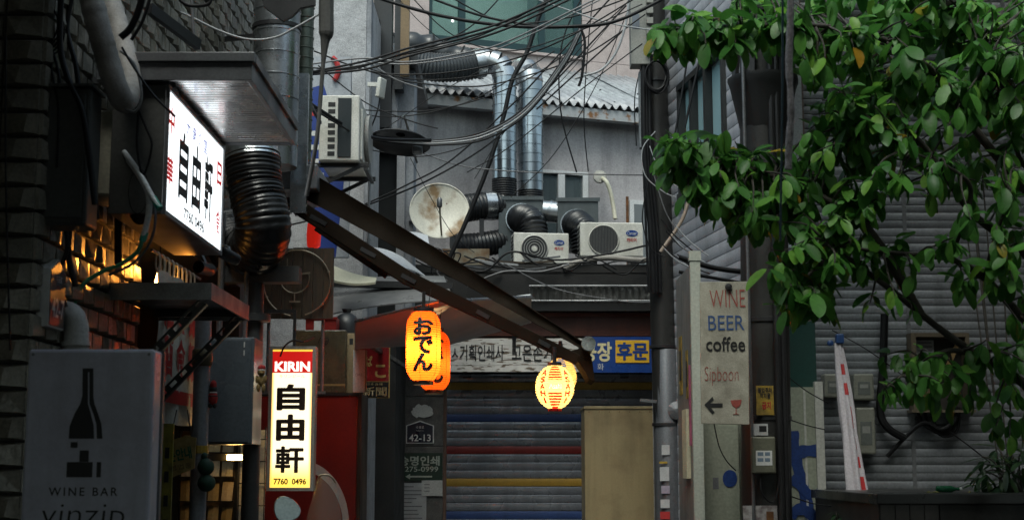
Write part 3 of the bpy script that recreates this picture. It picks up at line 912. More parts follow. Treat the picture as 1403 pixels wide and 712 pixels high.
# --- tobacco and newspaper sign
x0, x1, z0, z1 = rect(489, 534, 471, 545, 13.0)
p = thing('kiosk_sign', 'red and black enamel sign with thin gold border on dark wall', 'sign', (x0, 13.0, z0))
sw, sh = x1 - x0, z1 - z0
gold = M('gold_line', (0.38, 0.26, 0.08), 0.4)
part_box('plate', p, gold, 0, sw, 0.0, .02, 0, sh, bev=.004)
part_box('red_field', p, M('enamel_red', (0.20, 0.012, 0.014), .25), .008, sw - .008, -.004, -.0005, .155, sh - .008)
part_box('black_field', p, M('enamel_black', (0.012, 0.012, 0.013), .25), .008, sw - .008, -.004, -.0005, .008, .147)
text('たば', p, gold, sw * .27, .335, w=.12, h=.10, y=-.006, bold=.03)
text('こ', p, gold, sw * .72, .245, w=.10, h=.12, y=-.006, bold=.03)
text('新聞', p, M('dull_gold', (0.2, .15, .07), .5), sw * .55, .06, w=.22, h=.085, y=-.006, bold=.01)
text('日本各種', p, MATS['dull_gold'], sw * .55, .127, w=.15, h=.022, y=-.006)
part_box('hanger', p, gold, .03, sw - .03, .0, .015, sh + .03, sh + .045)
part_box('hanger_strap', p, black, sw * .2, sw * .24, .002, .012, sh, sh + .03); part_box('hanger_strap', p, black, sw * .75, sw * .79, .002, .012, sh, sh + .03)

# --- round sign on wooden planks
x0, x1, z0, z1 = rect(358, 457, 339, 437, 9.85)
p = thing('round_wooden_sign', 'dark plank panel with a thin metal ring emblem above the lit vertical sign', 'sign', (x0, 9.85, z0))
sw, sh = x1 - x0, z1 - z0
for i in range(7):
    part_box('plank', p, wood_dark, i * sw / 7 + .001, (i + 1) * sw / 7 - .002, random.uniform(-.002, .003), .03, random.uniform(0, .008), sh - random.uniform(0, .008))
part_box('batten', p, wood_dark, 0.01, sw - .01, .0305, .06, sh * .25, sh * .35); part_box('batten', p, wood_dark, 0.01, sw - .01, .0305, .06, sh * .7, sh * .8)
brass = M('brass_tube', (0.34, 0.29, 0.22), 0.35, 0.7)
RC = sw * .46
ring = lambda cx, cz, r, a0, a1, n=40: [(cx + r * math.cos(rad(a0 + (a1 - a0) * i / n)), -.02, cz + r * math.sin(rad(a0 + (a1 - a0) * i / n))) for i in range(n + 1)]
MB().tube(ring(sw * .5, sh * .5, RC, -75, 260), .0055, 6).build('metal_ring', brass, p, smooth=60)
MB().tube(ring(sw * .47, sh * .56, sw * .20, 160, 380, 24), .0045, 6).build('inner_arc', brass, p, smooth=60)
MB().bar((sw * .30, -.02, sh * .60), (sw * .68, -.02, sh * .64), .006, .012).build('emblem_bar', brass, p)
MB().bar((sw * .40, -.02, sh * .24), (sw * .55, -.02, sh * .24), .006, .010).bar((sw * .47, -.02, sh * .25), (sw * .47, -.02, sh * .36), .006, .006).build('emblem_stem', brass, p)
MB().bar((sw * .36, -.02, sh * .72), (sw * .36, -.02, sh * .84), .006, .006).bar((sw * .26, -.02, sh * .73), (sw * .5, -.02, sh * .73), .006, .006).build('emblem_tick', brass, p)
text('10', p, brass, sw * .46, sh * .55, w=.05, h=.06, y=-.006)
for a in (20, 110, 205, 320): MB().tube([(sw * .5 + RC * math.cos(rad(a)), -.022, sh * .5 + RC * math.sin(rad(a))), (sw * .5 + RC * math.cos(rad(a)), .0, sh * .5 + RC * math.sin(rad(a)))], .009, 8).build('standoff', brass, p)
for a_ in (.1, .85): MB().tube([(sw * a_, .05, 0), (sw * a_, .05, -.5)], .012, 8).build('post', steel_dull, p)
MB().bar((sw * .9, .05, -.505), (-.6, .05, -.505), .02, .02).build('rail', steel_dull, p)

# small lit red lantern, mostly hidden behind the awning
q = W(430, 322, 10.6)
p = thing('small_red_lantern', 'small red lantern glowing behind the plank sign and awning', 'lantern', q)
MB().lathe([(.03, -.10), (.05, -.085), (.055, 0), (.05, .085), (.03, .10)], 20).build('shade', EM('red_glow', (1.0, .03, .015), .22), p, smooth=60)
MB().lathe([(.031, .1005), (.031, .115)], 12).tube([(0, 0, .115), (0, 0, .3)], .003, 5).build('cap', black, p)

# ================================================================ ducts on the left
def corrugated(path, r, amp, pitch, n=24, sub=4, jit=0.0):
    """flexible duct: resample by arc length and modulate the radius"""
    P = smooth_path(path, 16)
    L = [0]
    for a, b in zip(P, P[1:]): L.append(L[-1] + (b - a).length)
    cnt = max(8, int(L[-1] / pitch * sub))
    out, rr = [], []
    j = 0
    for i in range(cnt + 1):
        s = L[-1] * i / cnt
        while j < len(L) - 2 and L[j + 1] < s: j += 1
        t = (s - L[j]) / max(1e-6, L[j + 1] - L[j])
        out.append(P[j].lerp(P[j + 1], t))
        ph = (i % sub) / sub
        rr.append(r + amp * (math.cos(ph * 2 * math.pi)) + (random.uniform(-jit, jit) if jit else 0))
    return MB().tube(out, rr, n)


def seamed(z0, z1, r, pitch, n=28, lip=0.006):
    prof = [(r, z0)]
    z = z0 + pitch
    while z < z1 - .01:
        prof += [(r, z - .006), (r + lip, z - .003), (r + lip, z + .003), (r, z + .006)]
        z += pitch
    prof.append((r, z1))
    return prof


c = W(378, 100, 9.4)
p = thing('silver_duct', 'wide shiny galvanised vertical duct rising beside the tiled wall', 'duct', (c.x, 9.4, 3.6))
MB().lathe(seamed(0, 3.2, .157, .155), 32).build('pipe', steel, p, smooth=40)
for zz in (.95, 1.42): MB().lathe([(.158, zz), (.168, zz + .002), (.168, zz + .03), (.158, zz + .032)], 32).build('clamp_band', black, p, smooth=40)
for zz in (.93, 1.45): MB().bar((0, 0, zz), (-.45, 0.15, zz), .03, .03).build('wall_bracket', black, p)
c = W(417, 90, 9.9)
p = thing('spiral_duct', 'narrow dark olive ribbed vertical duct next to the wide silver duct', 'duct', (c.x, 9.9, 3.75))
MB().lathe(seamed(0, 3.4, .062, .075, lip=.005), 20).build('pipe', M('olive_duct', (0.14, 0.16, 0.13), 0.35, 0.6, col2=(.07, .08, .065), sc=7, amt=.7), p, smooth=40)
MB().bar((0, 0, .5), (0, .9, .5), .02, .02).build('wall_bracket', black, p)

p = thing('flexible_duct', 'fat black flexible duct with foil collar drooping under the sign canopy', 'duct', W(350, 215, 8.7))
o0 = Vector(p.location)
corrugated([x - o0 for x in (W(346, 214, 8.7), W(350, 255, 8.68), W(360, 300, 8.66), W(360, 322, 8.7), W(348, 342, 8.85), W(325, 342, 9.1), W(312, 320, 9.4))], .168, .005, .027, 28, jit=.004).build('hose', M('duct_dusty', (.007, .0075, .0085), .36, col2=(.014, .014, .014), sc=9, amt=.6, bump=.8, bsc=30), p, smooth=50)
foil = M('foil', (0.75, 0.77, 0.78), 0.16, 1.0, bump=1.0, bsc=35)
MB().tube([x - o0 for x in (W(344, 160, 8.75), W(345, 200, 8.72), W(346, 222, 8.7))], [.15, .16, .172], 28).build('foil_collar', foil, p, smooth=50)
c = W(322, 312, 9.45)
tag(MB().lathe([(.16, -.05), (.20, -.045), (.205, 0), (.205, .12), (.20, .125), (.16, .13)], 36, axis='y', c=(c.x, 9.45, c.z)).build('duct_flange', steel, smooth=40),
    'round galvanised fan flange behind the black flexible duct', 'duct flange')
# bullet camera
p = thing('security_camera', 'small dark bullet camera below the corner of the glowing sign', 'camera', W(313, 350, 7.85))
MB().lathe([(.028, -.06), (.034, -.055), (.034, .06), (.03, .07)], 16, axis='y').build('housing', black, p, smooth=40).rotation_euler = (rad(-15), 0, rad(-35))
MB().tube([(0, .03, .02), (-.02, .1, .06), (-.1, .2, .10)], .01, 8).build('mount', steel_dull, p)
c = W(325, 392, 8.2)
p = thing('pipe_fitting', 'dark threaded pipe with flanged valve under the flexible duct', 'pipe', (c.x - .02, 8.9, 0))
MB().tube([(0, 0, 0), (0, 0, 2.78)], .055, 14).build('pipe', M('pipe_dark', (.05, .05, .05), .5), p, smooth=60)
MB().lathe([(.06, 2.5), (.1, 2.505), (.1, 2.55), (.06, 2.555)], 16).build('flange', MATS['pipe_dark'], p, smooth=40)
MB().bar((-.2, 0, 2.8), (.28, 0, 2.8), .12, .1).build('cross_beam', MATS['pipe_dark'], p)

# --- condenser seen end-on
x0, x1, z0, z1 = rect(437, 492, 130, 220, 12.0)
p = thing('wall_condenser', 'cream air conditioner condenser seen from its slotted end on wall bracket', 'air conditioner', (x0, 12.0, z0))
sw, sh = x1 - x0, z1 - z0
part_box('casing', p, white_plastic, 0, sw, 0.012, .8, 0, sh, bev=.012)
part_box('coil_panel', p, M('coil_dark', (.018, .025, .028), .35), sw * .47, sw * .80, .0, .0115, sh * .06, sh * .95)
m_ = MB()
part_box('end_panel', p, white_plastic, .012, sw * .46, .004, .0118, .01, sh - .01)
for i in range(8): part_box('vent_slot', p, ink_black, sw * .22, sw * .40, .0015, .0038, sh * (.07 + i * .107), sh * (.07 + i * .107) + sh * .07, bev=.004)
MB().lathe([(.02, -.01), (.20, -.005), (.21, .01), (.215, .03)], 28, axis='x', c=(sw + .03, .4, sh * .48)).build('fan_grille', M('grille_grey', (.3, .3, .29), .5), p, smooth=40)
part_box('fan_shroud', p, white_plastic, sw + .0005, sw + .02, .1, .7, .03, sh - .1, bev=.006)
m_ = MB(); m_.bar((-.25, .1, -.02), (sw + .08, .1, -.02), .04, .035); m_.bar((-.25, .7, -.02), (sw + .08, .7, -.02), .04, .035); m_.bar((-.3, .1, -.35), (sw, .1, -.03), .03, .03); m_.bar((-.3, .7, -.35), (sw, .7, -.03), .03, .03); m_.bar((sw + .05, .08, -.045), (sw + .05, .72, -.045), .03, .03)
m_.build('wall_bracket', black, p)

# --- blue, white and red shop panel
x0, x1, z0, z1 = rect(424, 479, 78, 352, 13.2)
p = thing('shop_panel', 'pale vertical shop panel with a blue wedge and red arc behind condenser', 'sign', (x0, 13.2, z0))
sw, sh = x1 - x0, z1 - z0
pale = M('panel_pale', (.36, .38, .41), .5, streak=.3)
part_box('panel', p, pale, 0, sw, 0, .08, 0, sh)
pb = M('panel_blue', (.012, .04, .22), .45)
MB().poly([(.0, .0), (sw * .7, .0), (sw * .9, sh * .45), (sw * .75, sh * .6), (.12, sh * .86), (0, sh * .84)], -.004, -.0005).build('blue_wedge', pb, p)
MB().tube(ring(.10, sh * .93, .16, -40, 50, 14), .026, 8).build('red_arc', ink_red, p)
part_box('red_stripe', p, ink_red, 0, .1, -.006, -.0045, sh * .70, sh * .72)
for i in range(5): part_box('white_bar', p, ink_white, .01, .09 + .05 * (i % 2), -.007, -.0045, sh * (.32 + i * .07), sh * (.345 + i * .07))
part_box('back_mount', p, black, -.4, 0, .02, .06, sh * .5, sh * .52)

# dark hanging eave and cable riser close to the lens
p = thing('torn_eave', 'black torn sheet eave hanging in front of the wide silver duct', 'eave', W(390, 0, 8.6))
o0 = Vector(p.location)
MB().poly([(x - o0.x, z - o0.z) for x, z in [(W(a, b, 8.6).x, W(a, b, 8.6).z) for a, b in ((350, -40), (434, -40), (432, 8), (412, 12), (400, 24), (388, 30), (380, 24), (362, 10))]], -.02, .02).build('sheet', black, p)
MB().bar((0, .0, .1), (-.6, .3, .1), .03, .03).build('stay', black, p)
q = [W(448, -40, 7.2), W(447, 10, 7.2), W(447, 45, 7.2), W(445, 60, 7.2), W(441, 110, 7.2), W(434, 190, 7.2), W(420, 268, 7.3)]
tag(MB().tube(smooth_path(q, 5), [.04] * 10 + [.04 - .0036 * min(i, 8) for i in range(21)], 10).build('cable_riser', M('riser_grey', (.09, .09, .085), .5)), 'thick dark cable riser tapering to a thin tail beside spiral duct', 'cable')
# ================================================================ middle left: stucco pier and grey house
stucco = M('stucco', (0.40, 0.40, 0.41), 0.85, col2=(0.28, 0.28, 0.285), sc=6, amt=.7, bump=2.2, bsc=22, fine=.35)
x0, x1, z0, z1 = rect(455, 500, -80, 400, 14.2)
p = thing('stucco_building', 'building corner in coarse rough cast stucco behind the shop panel', 'building', (x0 - 3.0, 14.2, 0))
part_box('wall', p, stucco, 0, 3.0 + x1 - x0, 0, 1.6, 0, 6.6)
part_box('corner_trim', p, plaster2, 3.0 + x1 - x0 + .001, 3.0 + x1 - x0 + .05, .01, .2, 0, 6.6)
part_box('rear_wing', p, dark_wall, .3, 1.0 + 1.2, -3.4, -.001, 0, 5.35)

p = thing('grey_house', 'narrow grey plastered house with black doorway and dark steel uprights', 'house', (W(498, 300, 16.0).x, 16.0, 0))
hw = W(565, 300, 16.0).x - W(498, 300, 16.0).x
top = W(530, 92, 16.0).z
part_box('wall', p, plaster2, -.6, hw * .20, 0, 1.8, 3.3, top)
part_box('base', p, dark_wall, -.9, W(541, 600, 16.2).x - p.location.x, .2, 1.7, 0, 3.299)
part_box('lintel', p, plaster2, hw * .2005, hw * .67, 0, .5, W(530, 196, 16.0).z, top - .001)
part_box('jamb', p, M('jamb_pale', (.33, .33, .34), .6, streak=.4), hw * .675, hw * .84, -.02, .6, 3.3, W(530, 190, 16).z)
part_box('wall', p, plaster2, hw * .67, hw, .1, .6, 3.3, top - .002)
part_box('door_leaf', p, M('door_dark', (.016, .017, .016), .5), hw * .2005, hw * .669, .35, .4, 3.3, W(530, 197, 16).z)
part_box('frame_strip', p, MATS['jamb_pale'], hw * .12, hw * .2, -.03, -.001, 3.3, W(530, 197, 16).z)
part_box('roof_slab', p, black, -.7, hw + .05, -.15, 1.9, top, top + .12)
zt = 8.6
for a, b in ((512, 537), (541, 553)):
    xa, xb = W(a, 60, 15.9).x - p.location.x, W(b, 60, 15.9).x - p.location.x
    part_box('upright', p, black, xa, xb, -.14, 0.06, top - (.75 if a < 530 else .3), zt)
MB().bar((W(496, -20, 15.8).x - p.location.x, -.2, W(496, -20, 15.8).z), (W(516, 30, 15.8).x - p.location.x, -.2, W(516, 30, 15.8).z), .08, .08).build('diagonal_brace', black, p)
xa, xb = W(548, 60, 15.6).x - p.location.x, W(560, 60, 15.6).x - p.location.x
part_box('tan_post', p, M('tan_post', (.20, .13, .06), .5, streak=.3), xa, xb, -.35, -.27, top - .2, zt)

# small panel antenna on the grey house and round black lamp shade
p = thing('panel_antenna', 'small cream panel antenna on a thin pipe mast', 'antenna', W(507, 190, 13.6))
o0 = Vector(p.location)
MB().tube([(0, 0, -1.2), (0, 0, W(507, 115, 13.6).z - o0.z)], .014, 8).build('mast', steel_dull, p)
c = W(512, 116, 13.6) - o0
MB().bar(c - Vector((.06, 0, 0)), c + Vector((.07, 0, 0)), .03, .04).build('bracket', white_plastic, p)
c = W(522, 121, 13.6) - o0
o = MB().box(-.022, .022, -.06, .06, -.10, .10).build('panel', white_plastic, p, bev=.012); o.location = c; o.rotation_euler = (0, rad(8), rad(-25))
MB().tube(smooth_path([c + Vector((-.01, 0, -.1)), c + Vector((-.03, 0, -.22)), c + Vector((-.09, 0, -.4))], 5), .008, 6).build('lead', rubber, p)
MB().tube([(0, .0, -1.0), (-.1, .6, -1.0)], .02, 6).build('foot', steel_dull, p)
p = thing('lamp_shade', 'wide flat black metal lamp shade over the doorway of the grey house', 'lamp', W(548, 192, 13.4))
prof = [(.30, -.03), (.29, -.015), (.20, .03), (.10, .05), (.05, .06), (.05, .10), (.01, .10)]
o = MB().lathe(prof, 28, cap=False).build('shade', black, p, smooth=40); o.rotation_euler = (rad(-12), rad(5), 0)
o.modifiers.new('s', 'SOLIDIFY').thickness = .004
MB().tube(smooth_path([(0, 0, .09), (0, .5, .35), (0, 2.4, .3)], 5), .012, 8).build('arm', black, p)
MB().box(.12, .22, -.05, .05, -.14, -.02).build('lamp_head', steel_dull, p, bev=.02)

# white loose boards in front of the grey house, cream board, grey plastic roof
def board(name, label, cat, corners, Ys, mat, th=.012, bend=0.0, nu=8, nv=6, group=None):
    A, B, C, D = [W(q[0], q[1], y) for q, y in zip(corners, Ys)]       # A top-left, B top-right, C bottom-right, D bottom-left
    base = (A + B + C + D) / 4
    base.z = min(A.z, B.z, C.z, D.z)

    def fn(u, v):
        q = (D.lerp(C, u)).lerp(A.lerp(B, u), v)
        return q - base + Vector((0, 0, bend * math.sin(math.pi * u)))
    o = MB().grid(fn, nu, nv, thick=th).build(name, mat, smooth=50)
    o.location = base
    return tag(o, label, cat, group)


wsheet = M('white_sheet', (.5, .52, .55), .45, col2=(.38, .4, .43), sc=3, amt=.6)
board('plastic_sheet', 'folded white plastic sheet lying below the satellite dish', 'sheet', ((546, 318), (586, 322), (590, 346), (556, 338)), (15.0, 15.0, 14.6, 14.6), wsheet, bend=.02)
board('plastic_sheet', 'loose white sheet poking out between the two awning beams', 'sheet', ((510, 338), (552, 352), (586, 380), (548, 366)), (14.4, 14.4, 14.0, 14.0), wsheet, bend=.02)
board('cream_board', 'curved cream board lying on the roof edge under the awning', 'board', ((458, 364), (516, 380), (514, 386), (458, 384)), (12.9, 12.7, 12.5, 12.5), M('cream_board', (.52, .5, .38), .5), th=.02, bend=-.02)
sheet_roof = M('grey_sheet', (.22, .22, .22), .35, .2, col2=(.12, .12, .12), sc=3, amt=.8, fine=.08, streak=.3)
board('sheet_roof', 'wet grey corrugated sheet roof below the cream board', 'roof', ((440, 388), (608, 378), (622, 410), (440, 432)), (13.6, 13.6, 12.8, 12.8), sheet_roof, nu=24, bend=.03)
bm_ = MB().bar(W(430, 388, 13.2), W(620, 392, 13.2), .10, .06).build('roof_beam', black)
tag(bm_, 'black beam carrying the grey sheet roof', 'beam')
# bent stainless canopy lit by the lanterns
stain = M('stainless', (.50, .48, .46), .42, .6, col2=(.36, .35, .34), sc=2.0, amt=.7, fine=.06, bump=.1, bsc=2)


def canopy_fn(u, v):
    top = [W(486, 440, 10.2), W(600, 413, 10.0), W(728, 406, 11.2)]
    low = [W(486, 474, 12.3), W(610, 474, 12.3), W(728, 442, 12.6)]
    def seg(P, u): return P[0].lerp(P[1], u * 2) if u < .5 else P[1].lerp(P[2], u * 2 - 1)
    q = seg(low, u).lerp(seg(top, u), v)
    return q + Vector((0, 0, -.10 * math.sin(math.pi * v) * (1 - .3 * u)))


p = thing('metal_canopy', 'bent stainless sheet canopy catching orange light behind the lanterns', 'canopy', (-.9, 12, 0))
o0 = Vector(p.location)
MB().grid(lambda u, v: canopy_fn(u, v) - o0, 24, 10, thick=.006).build('sheet', stain, p, smooth=60)
MB().tube([canopy_fn(u / 12, 1) - o0 for u in range(13)], .012, 6).build('rolled_edge', steel, p)
c = W(706, 421, 11.9) - o0
o = MB().grid(lambda u, v: Vector(((u - .5) * .26, .1 * v, (v - .5) * .19 + .03 * u)), 4, 4, thick=.006).build('end_flap', M('pale_steel', (.42, .47, .5), .4), p); o.location = c
MB().bar(canopy_fn(.1, .02) - o0, canopy_fn(.1, .02) - o0 + Vector((0, 4.4, .1)), .04, .04).bar(canopy_fn(.9, .02) - o0, canopy_fn(.9, .02) - o0 + Vector((0, 4.2, .1)), .04, .04).build('support', black, p)

# ================================================================ awning over the lane and the lanterns
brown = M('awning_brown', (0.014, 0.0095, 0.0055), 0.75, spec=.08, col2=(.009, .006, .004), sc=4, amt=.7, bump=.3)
p = thing('awning', 'brown folding arm awning sloping out over the lane from restaurant', 'awning', (-1.5, 10.0, 0))
o0 = Vector(p.location)
A, B = W(418, 252, 10.0) - o0, W(800, 474, 10.0) - o0


def band(u, v):
    q = A.lerp(B, u)
    h = .18 * (1 - u) ** .8 * .95 + .045
    return q + Vector((0, .02 * math.sin(v * 3) + .012 * math.sin(u * 40) * (1 - v), (v - .5) * h + .012 * math.sin(u * math.pi)))


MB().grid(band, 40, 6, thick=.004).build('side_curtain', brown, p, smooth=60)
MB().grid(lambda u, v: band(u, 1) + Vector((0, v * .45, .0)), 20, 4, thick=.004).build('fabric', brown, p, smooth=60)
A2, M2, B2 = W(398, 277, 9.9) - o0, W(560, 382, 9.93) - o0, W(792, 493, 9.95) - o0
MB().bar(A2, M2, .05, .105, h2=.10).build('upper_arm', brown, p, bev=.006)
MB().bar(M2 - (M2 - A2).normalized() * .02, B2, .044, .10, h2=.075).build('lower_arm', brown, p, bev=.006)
A3, B3 = W(433, 312, 10.05) - o0, W(530, 378, 10.0) - o0
MB().bar(A3, B3, .03, .045).build('stay_arm', brown, p, bev=.004)
for f in (.12, .33, .5, .72, .9):
    q = A2.lerp(M2, f * 2) if f < .5 else M2.lerp(B2, f * 2 - 1)
    MB().bar(q + Vector((-.007, 0, -.014)), q + Vector((.007, 0, .012)), .06, .135 - .05 * f).build('strap', black, p)
C = W(806, 471, 9.97) - o0
MB().tube([C + Vector((0, -.02, 0)), C + Vector((0, .47, 0))], .05, 20).build('front_roller', steel_dull, p, smooth=50)
MB().lathe([(.012, -.012), (.05, -.010), (.052, .0), (.052, .012)], 24, axis='y', c=(C.x, C.y - .034, C.z)).build('end_cap', steel, p, smooth=50)
va = [(W(a, b, 9.99).x - o0.x, W(a, b, 9.99).z - o0.z) for a, b in ((782, 480), (806, 474), (812, 496), (815, 522), (808, 519), (798, 503))]
MB().poly(va, .0, .46).build('valance', brown, p)
MB().box(-.25, .12, -.12, .6, A.z - .06, A.z + .12).build('roller_case', grey_paint, p, bev=.01)
# upright steel channel where the awning is fixed
x0, x1, z0, z1 = rect(398, 420, 200, 272, 9.75)
p = thing('steel_channel', 'short galvanised upright channel at the wall end of the awning', 'channel', (x0, 9.75, z0 - .1))
m_ = MB(); m_.box(0, x1 - x0, 0, .006, 0, 1.0); m_.box(0, .006, .0065, .06, 0, 1.0); m_.box(x1 - x0 - .006, x1 - x0, .0065, .06, 0, 1.0)
m_.build('channel', steel, p)
part_box('mounting_plate', p, white_paint, -.05, .03, -.02, -.001, .4, .62)
MB().bar((0.05, .05, .1), (-.3, .2, .1), .04, .04).build('wall_arm', black, p)


def lantern_profile(R, H, round_, n=60, ribs=24, amp=.0022):
    prof = []
    for i in range(n * 2 + 1):
        t = i / (n * 2)
        z = -H / 2 + H * t
        s = abs(2 * t - 1)
        r = R * (1 - max(0, (s - round_) / (1 - round_)) ** 2.4 * .42) * (1 - .03 * s * s)
        r += amp * math.cos(t * ribs * 2 * math.pi)
        prof.append((r, z))
    return prof


def bulb_light(parent, loc, energy, col, r=.035):
    l = bpy.data.lights.new('bulb', 'POINT')
    l.energy = energy; l.color = col; l.shadow_soft_size = r
    o = bpy.data.objects.new('bulb', l)
    COL.objects.link(o); o.parent = parent; o.location = loc
    return o


paper_red = PAPER('paper_red_orange', (.30, 0.034, 0.004), .10, (1.0, .08, .003))


def oden(label, c, R, H, power):
    p = thing('paper_lantern', label, 'lantern', c)
    prof = lantern_profile(R, H, .55, ribs=30)
    MB().lathe(prof, 48, cap=False).build('paper_shade', paper_red, p, smooth=80)
    for s, nm in ((1, 'top_cap'), (-1, 'bottom_cap')):
        r = prof[-1][0] + .002
        z_ = s * H / 2
        MB().lathe([(r * .97, z_ - .012), (r * 1.0, z_), (r * .98, z_ + s * .026), (r * .90, z_ + s * .026), (r * .90, z_ - s * .01)], 28, cap=False).build(nm, black, p, smooth=40)
        MB().bar((-r * .95, 0, z_ + s * .02), (r * .95, 0, z_ + s * .02), .012, .006).build('cross_bar', black, p)
    MB().tube([(0, 0, H / 2 + .02), (0, 0, H / 2 + .14)], .012, 8).tube([(.03, 0, H / 2 + .02), (.05, 0, H / 2 + .16)], .003, 5).build('hanger', black, p)
    for a in range(6):      # bamboo hoops' vertical threads
        th = rad(a * 60 + 22)
        MB().tube([(r * math.cos(th) * 1.012, r * math.sin(th) * 1.012, z) for r, z in prof[::6]], .0013, 5).build('thread', M('thread_red', (.3, .03, .01), .7), p)

    def wrapfn(zc):
        def f(a, b):
            z = zc + b
            t = (z + H / 2) / H
            r = prof[min(len(prof) - 1, max(0, int(t * (len(prof) - 1))))][0] + .007
            th = -math.pi / 2 + a / r + .05
            return (r * math.cos(th), r * math.sin(th), z)
        return f
    for ch, zc in (('お', .124), ('で', .0), ('ん', -.116)):
        text(ch, p, ink_black, 0, 0, w=.142, h=.125, bold=.05, warp=wrapfn(zc * H / .47))
    bulb_light(p, (0, 0, -.03), power, (1.0, .66, .30))
    return p


c = W(580, 474, 9.75); oden('tall orange paper lantern with black brush lettering, hung in front of its twin', c, .119, .475, 42.0)
c = W(595, 494, 10.25); oden('tall orange paper lantern half hidden behind its lettered twin', c, .114, .42, 10.0)

pw = PAPER('paper_cream', (.40, .27, .10), .10, (1.0, .5, .12))
prd = PAPER('paper_red', (.30, .010, .004), .05, (1.0, .03, .01))
pbl = PAPER('paper_blue', (.02, .05, .16), .02, (.1, .2, .6))


def ball(label, c, R, H, accent, power, letters=True):
    p = thing('ball_lantern', label, 'lantern', c)
    n = 48
    ribs = 16
    prof = []
    for i in range(97):
        t = i / 96
        z = -H / 2 + H * t
        r = R * math.sqrt(max(.10, 1 - (2 * t - 1) ** 2 * .9)) + .0028 * math.cos(t * ribs * 2 * math.pi)
        prof.append((r, z))

    def mf(i, k):
        ang = (k + .5) / n * 360
        front = min(abs((ang - a + 180) % 360 - 180) for a in (270, 30, 150))
        if front < 22:
            t = i / 96
            if .36 < t < .64: return 0
            return 1 if (i * ribs / 96) % 1 < .62 else 0
        if front < 25: return 1
        return 0
    MB().lathe(prof, n, mfun=mf, cap=False).build('paper_shade', [pw, accent], p, smooth=80)
    MB().lathe([(R * .3, H / 2 - .006), (R * .36, H / 2), (R * .36, H / 2 + .022), (R * .1, H / 2 + .024)], 20).build('top_cap', black, p, smooth=40)
    MB().lathe([(R * .1, -H / 2 - .02), (R * .36, -H / 2 - .018), (R * .36, -H / 2), (R * .3, -H / 2 + .006)], 20).build('bottom_cap', ink_red, p, smooth=40)
    MB().tube([(0, 0, H / 2 + .02), (0, 0, H / 2 + .13)], .014, 8).build('hanger', black, p)
    if letters:
        def wrapfn(zc, ang):
            def f(a, b):
                z = zc + b
                t = (z + H / 2) / H
                r = prof[min(96, max(0, int(t * 96)))][0] + .007
                th = rad(ang) + a / r
                return (r * math.cos(th), r * math.sin(th), z)
            return f
        for ang in (231, 309):
            for ch, zc in zip('ASAHI', (.094, .047, 0, -.047, -.094)):
                text(ch, p, EM('lantern_red_print', (1.0, .03, .01), .45), 0, 0, w=.042 if ch != 'I' else .012, h=.040, bold=.04, warp=wrapfn(zc, ang))
        text('Asahi', p, EM('lantern_blue_print', (.35, .6, .8), .5), 0, 0, w=.085, h=.032, warp=wrapfn(0, 270), bold=.01)
    bulb_light(p, (0, 0, 0), power, (1.0, .80, .48), .03)
    return p


ball('round cream lantern with red stripes and letters hanging from awning tip', W(760, 530, 9.85), .133, .295, prd, 7.0)
ball('round lantern with blue stripes hidden behind the red striped one', W(768, 516, 10.5), .118, .27, pbl, 2.5, False)

# ================================================================ print shop at the end of the lane
BY = 18.0
xl, xr = W(545, 600, BY).x, W(940, 600, BY).x
p = thing('print_shop', 'single storey print shop with striped roller shutter and granite pier', 'building', (0, BY, 0))
part_box('wall', p, dark_wall, xl - 2.5, xr + 2, .12, 4, 0, 3.9)
sxl, sxr = W(612, 620, BY).x, W(897, 620, BY).x
ztop = W(700, 512, BY).z
granite = M('granite', (.10, .096, .09), .5, col2=(.06, .058, .056), sc=9, amt=.8, fine=.5, bump=.2)
gx0, gx1 = W(545, 600, BY - .1).x, W(607, 600, BY - .1).x
zz = 0.0
for i, hh in enumerate((.62, .62, .62, .62, .55)):      # granite slabs of the pier
    part_box('granite_slab', p, granite, gx0, gx1, -.10, .119, zz + .003, zz + hh - .003, bev=.004)
    zz += hh
# shutter slats
slat_cols = {'s': M('slat_grey', (.19, .20, .225), .3, .4, col2=(.12, .13, .15), sc=4, amt=.6, streak=.35),
             'y': M('slat_yellow', (.36, .215, .03), .5, .1, streak=.3), 'b': M('slat_blue', (.025, .055, .17), .45, .1, streak=.3), 'r': M('slat_red', (.20, .018, .016), .4, .1, streak=.3)}
ph = .1
slat_me = {}
for kx, mt in slat_cols.items():
    vs, fs = [], []
    pr = [(0.003, .0), (-.006, .002), (-.009, .012), (-.010, .05), (-.009, .084), (-.006, .094), (0.003, .097)]
    for y, z in pr: vs += [(sxl, y, z), (sxr, y, z)]
    fs = [(2 * i, 2 * i + 1, 2 * i + 3, 2 * i + 2) for i in range(len(pr) - 1)]
    slat_me[kx] = MB().add(vs, fs).mesh('slat', mt, 30)
seq = 'sysssbsssrssssysssbsssr'
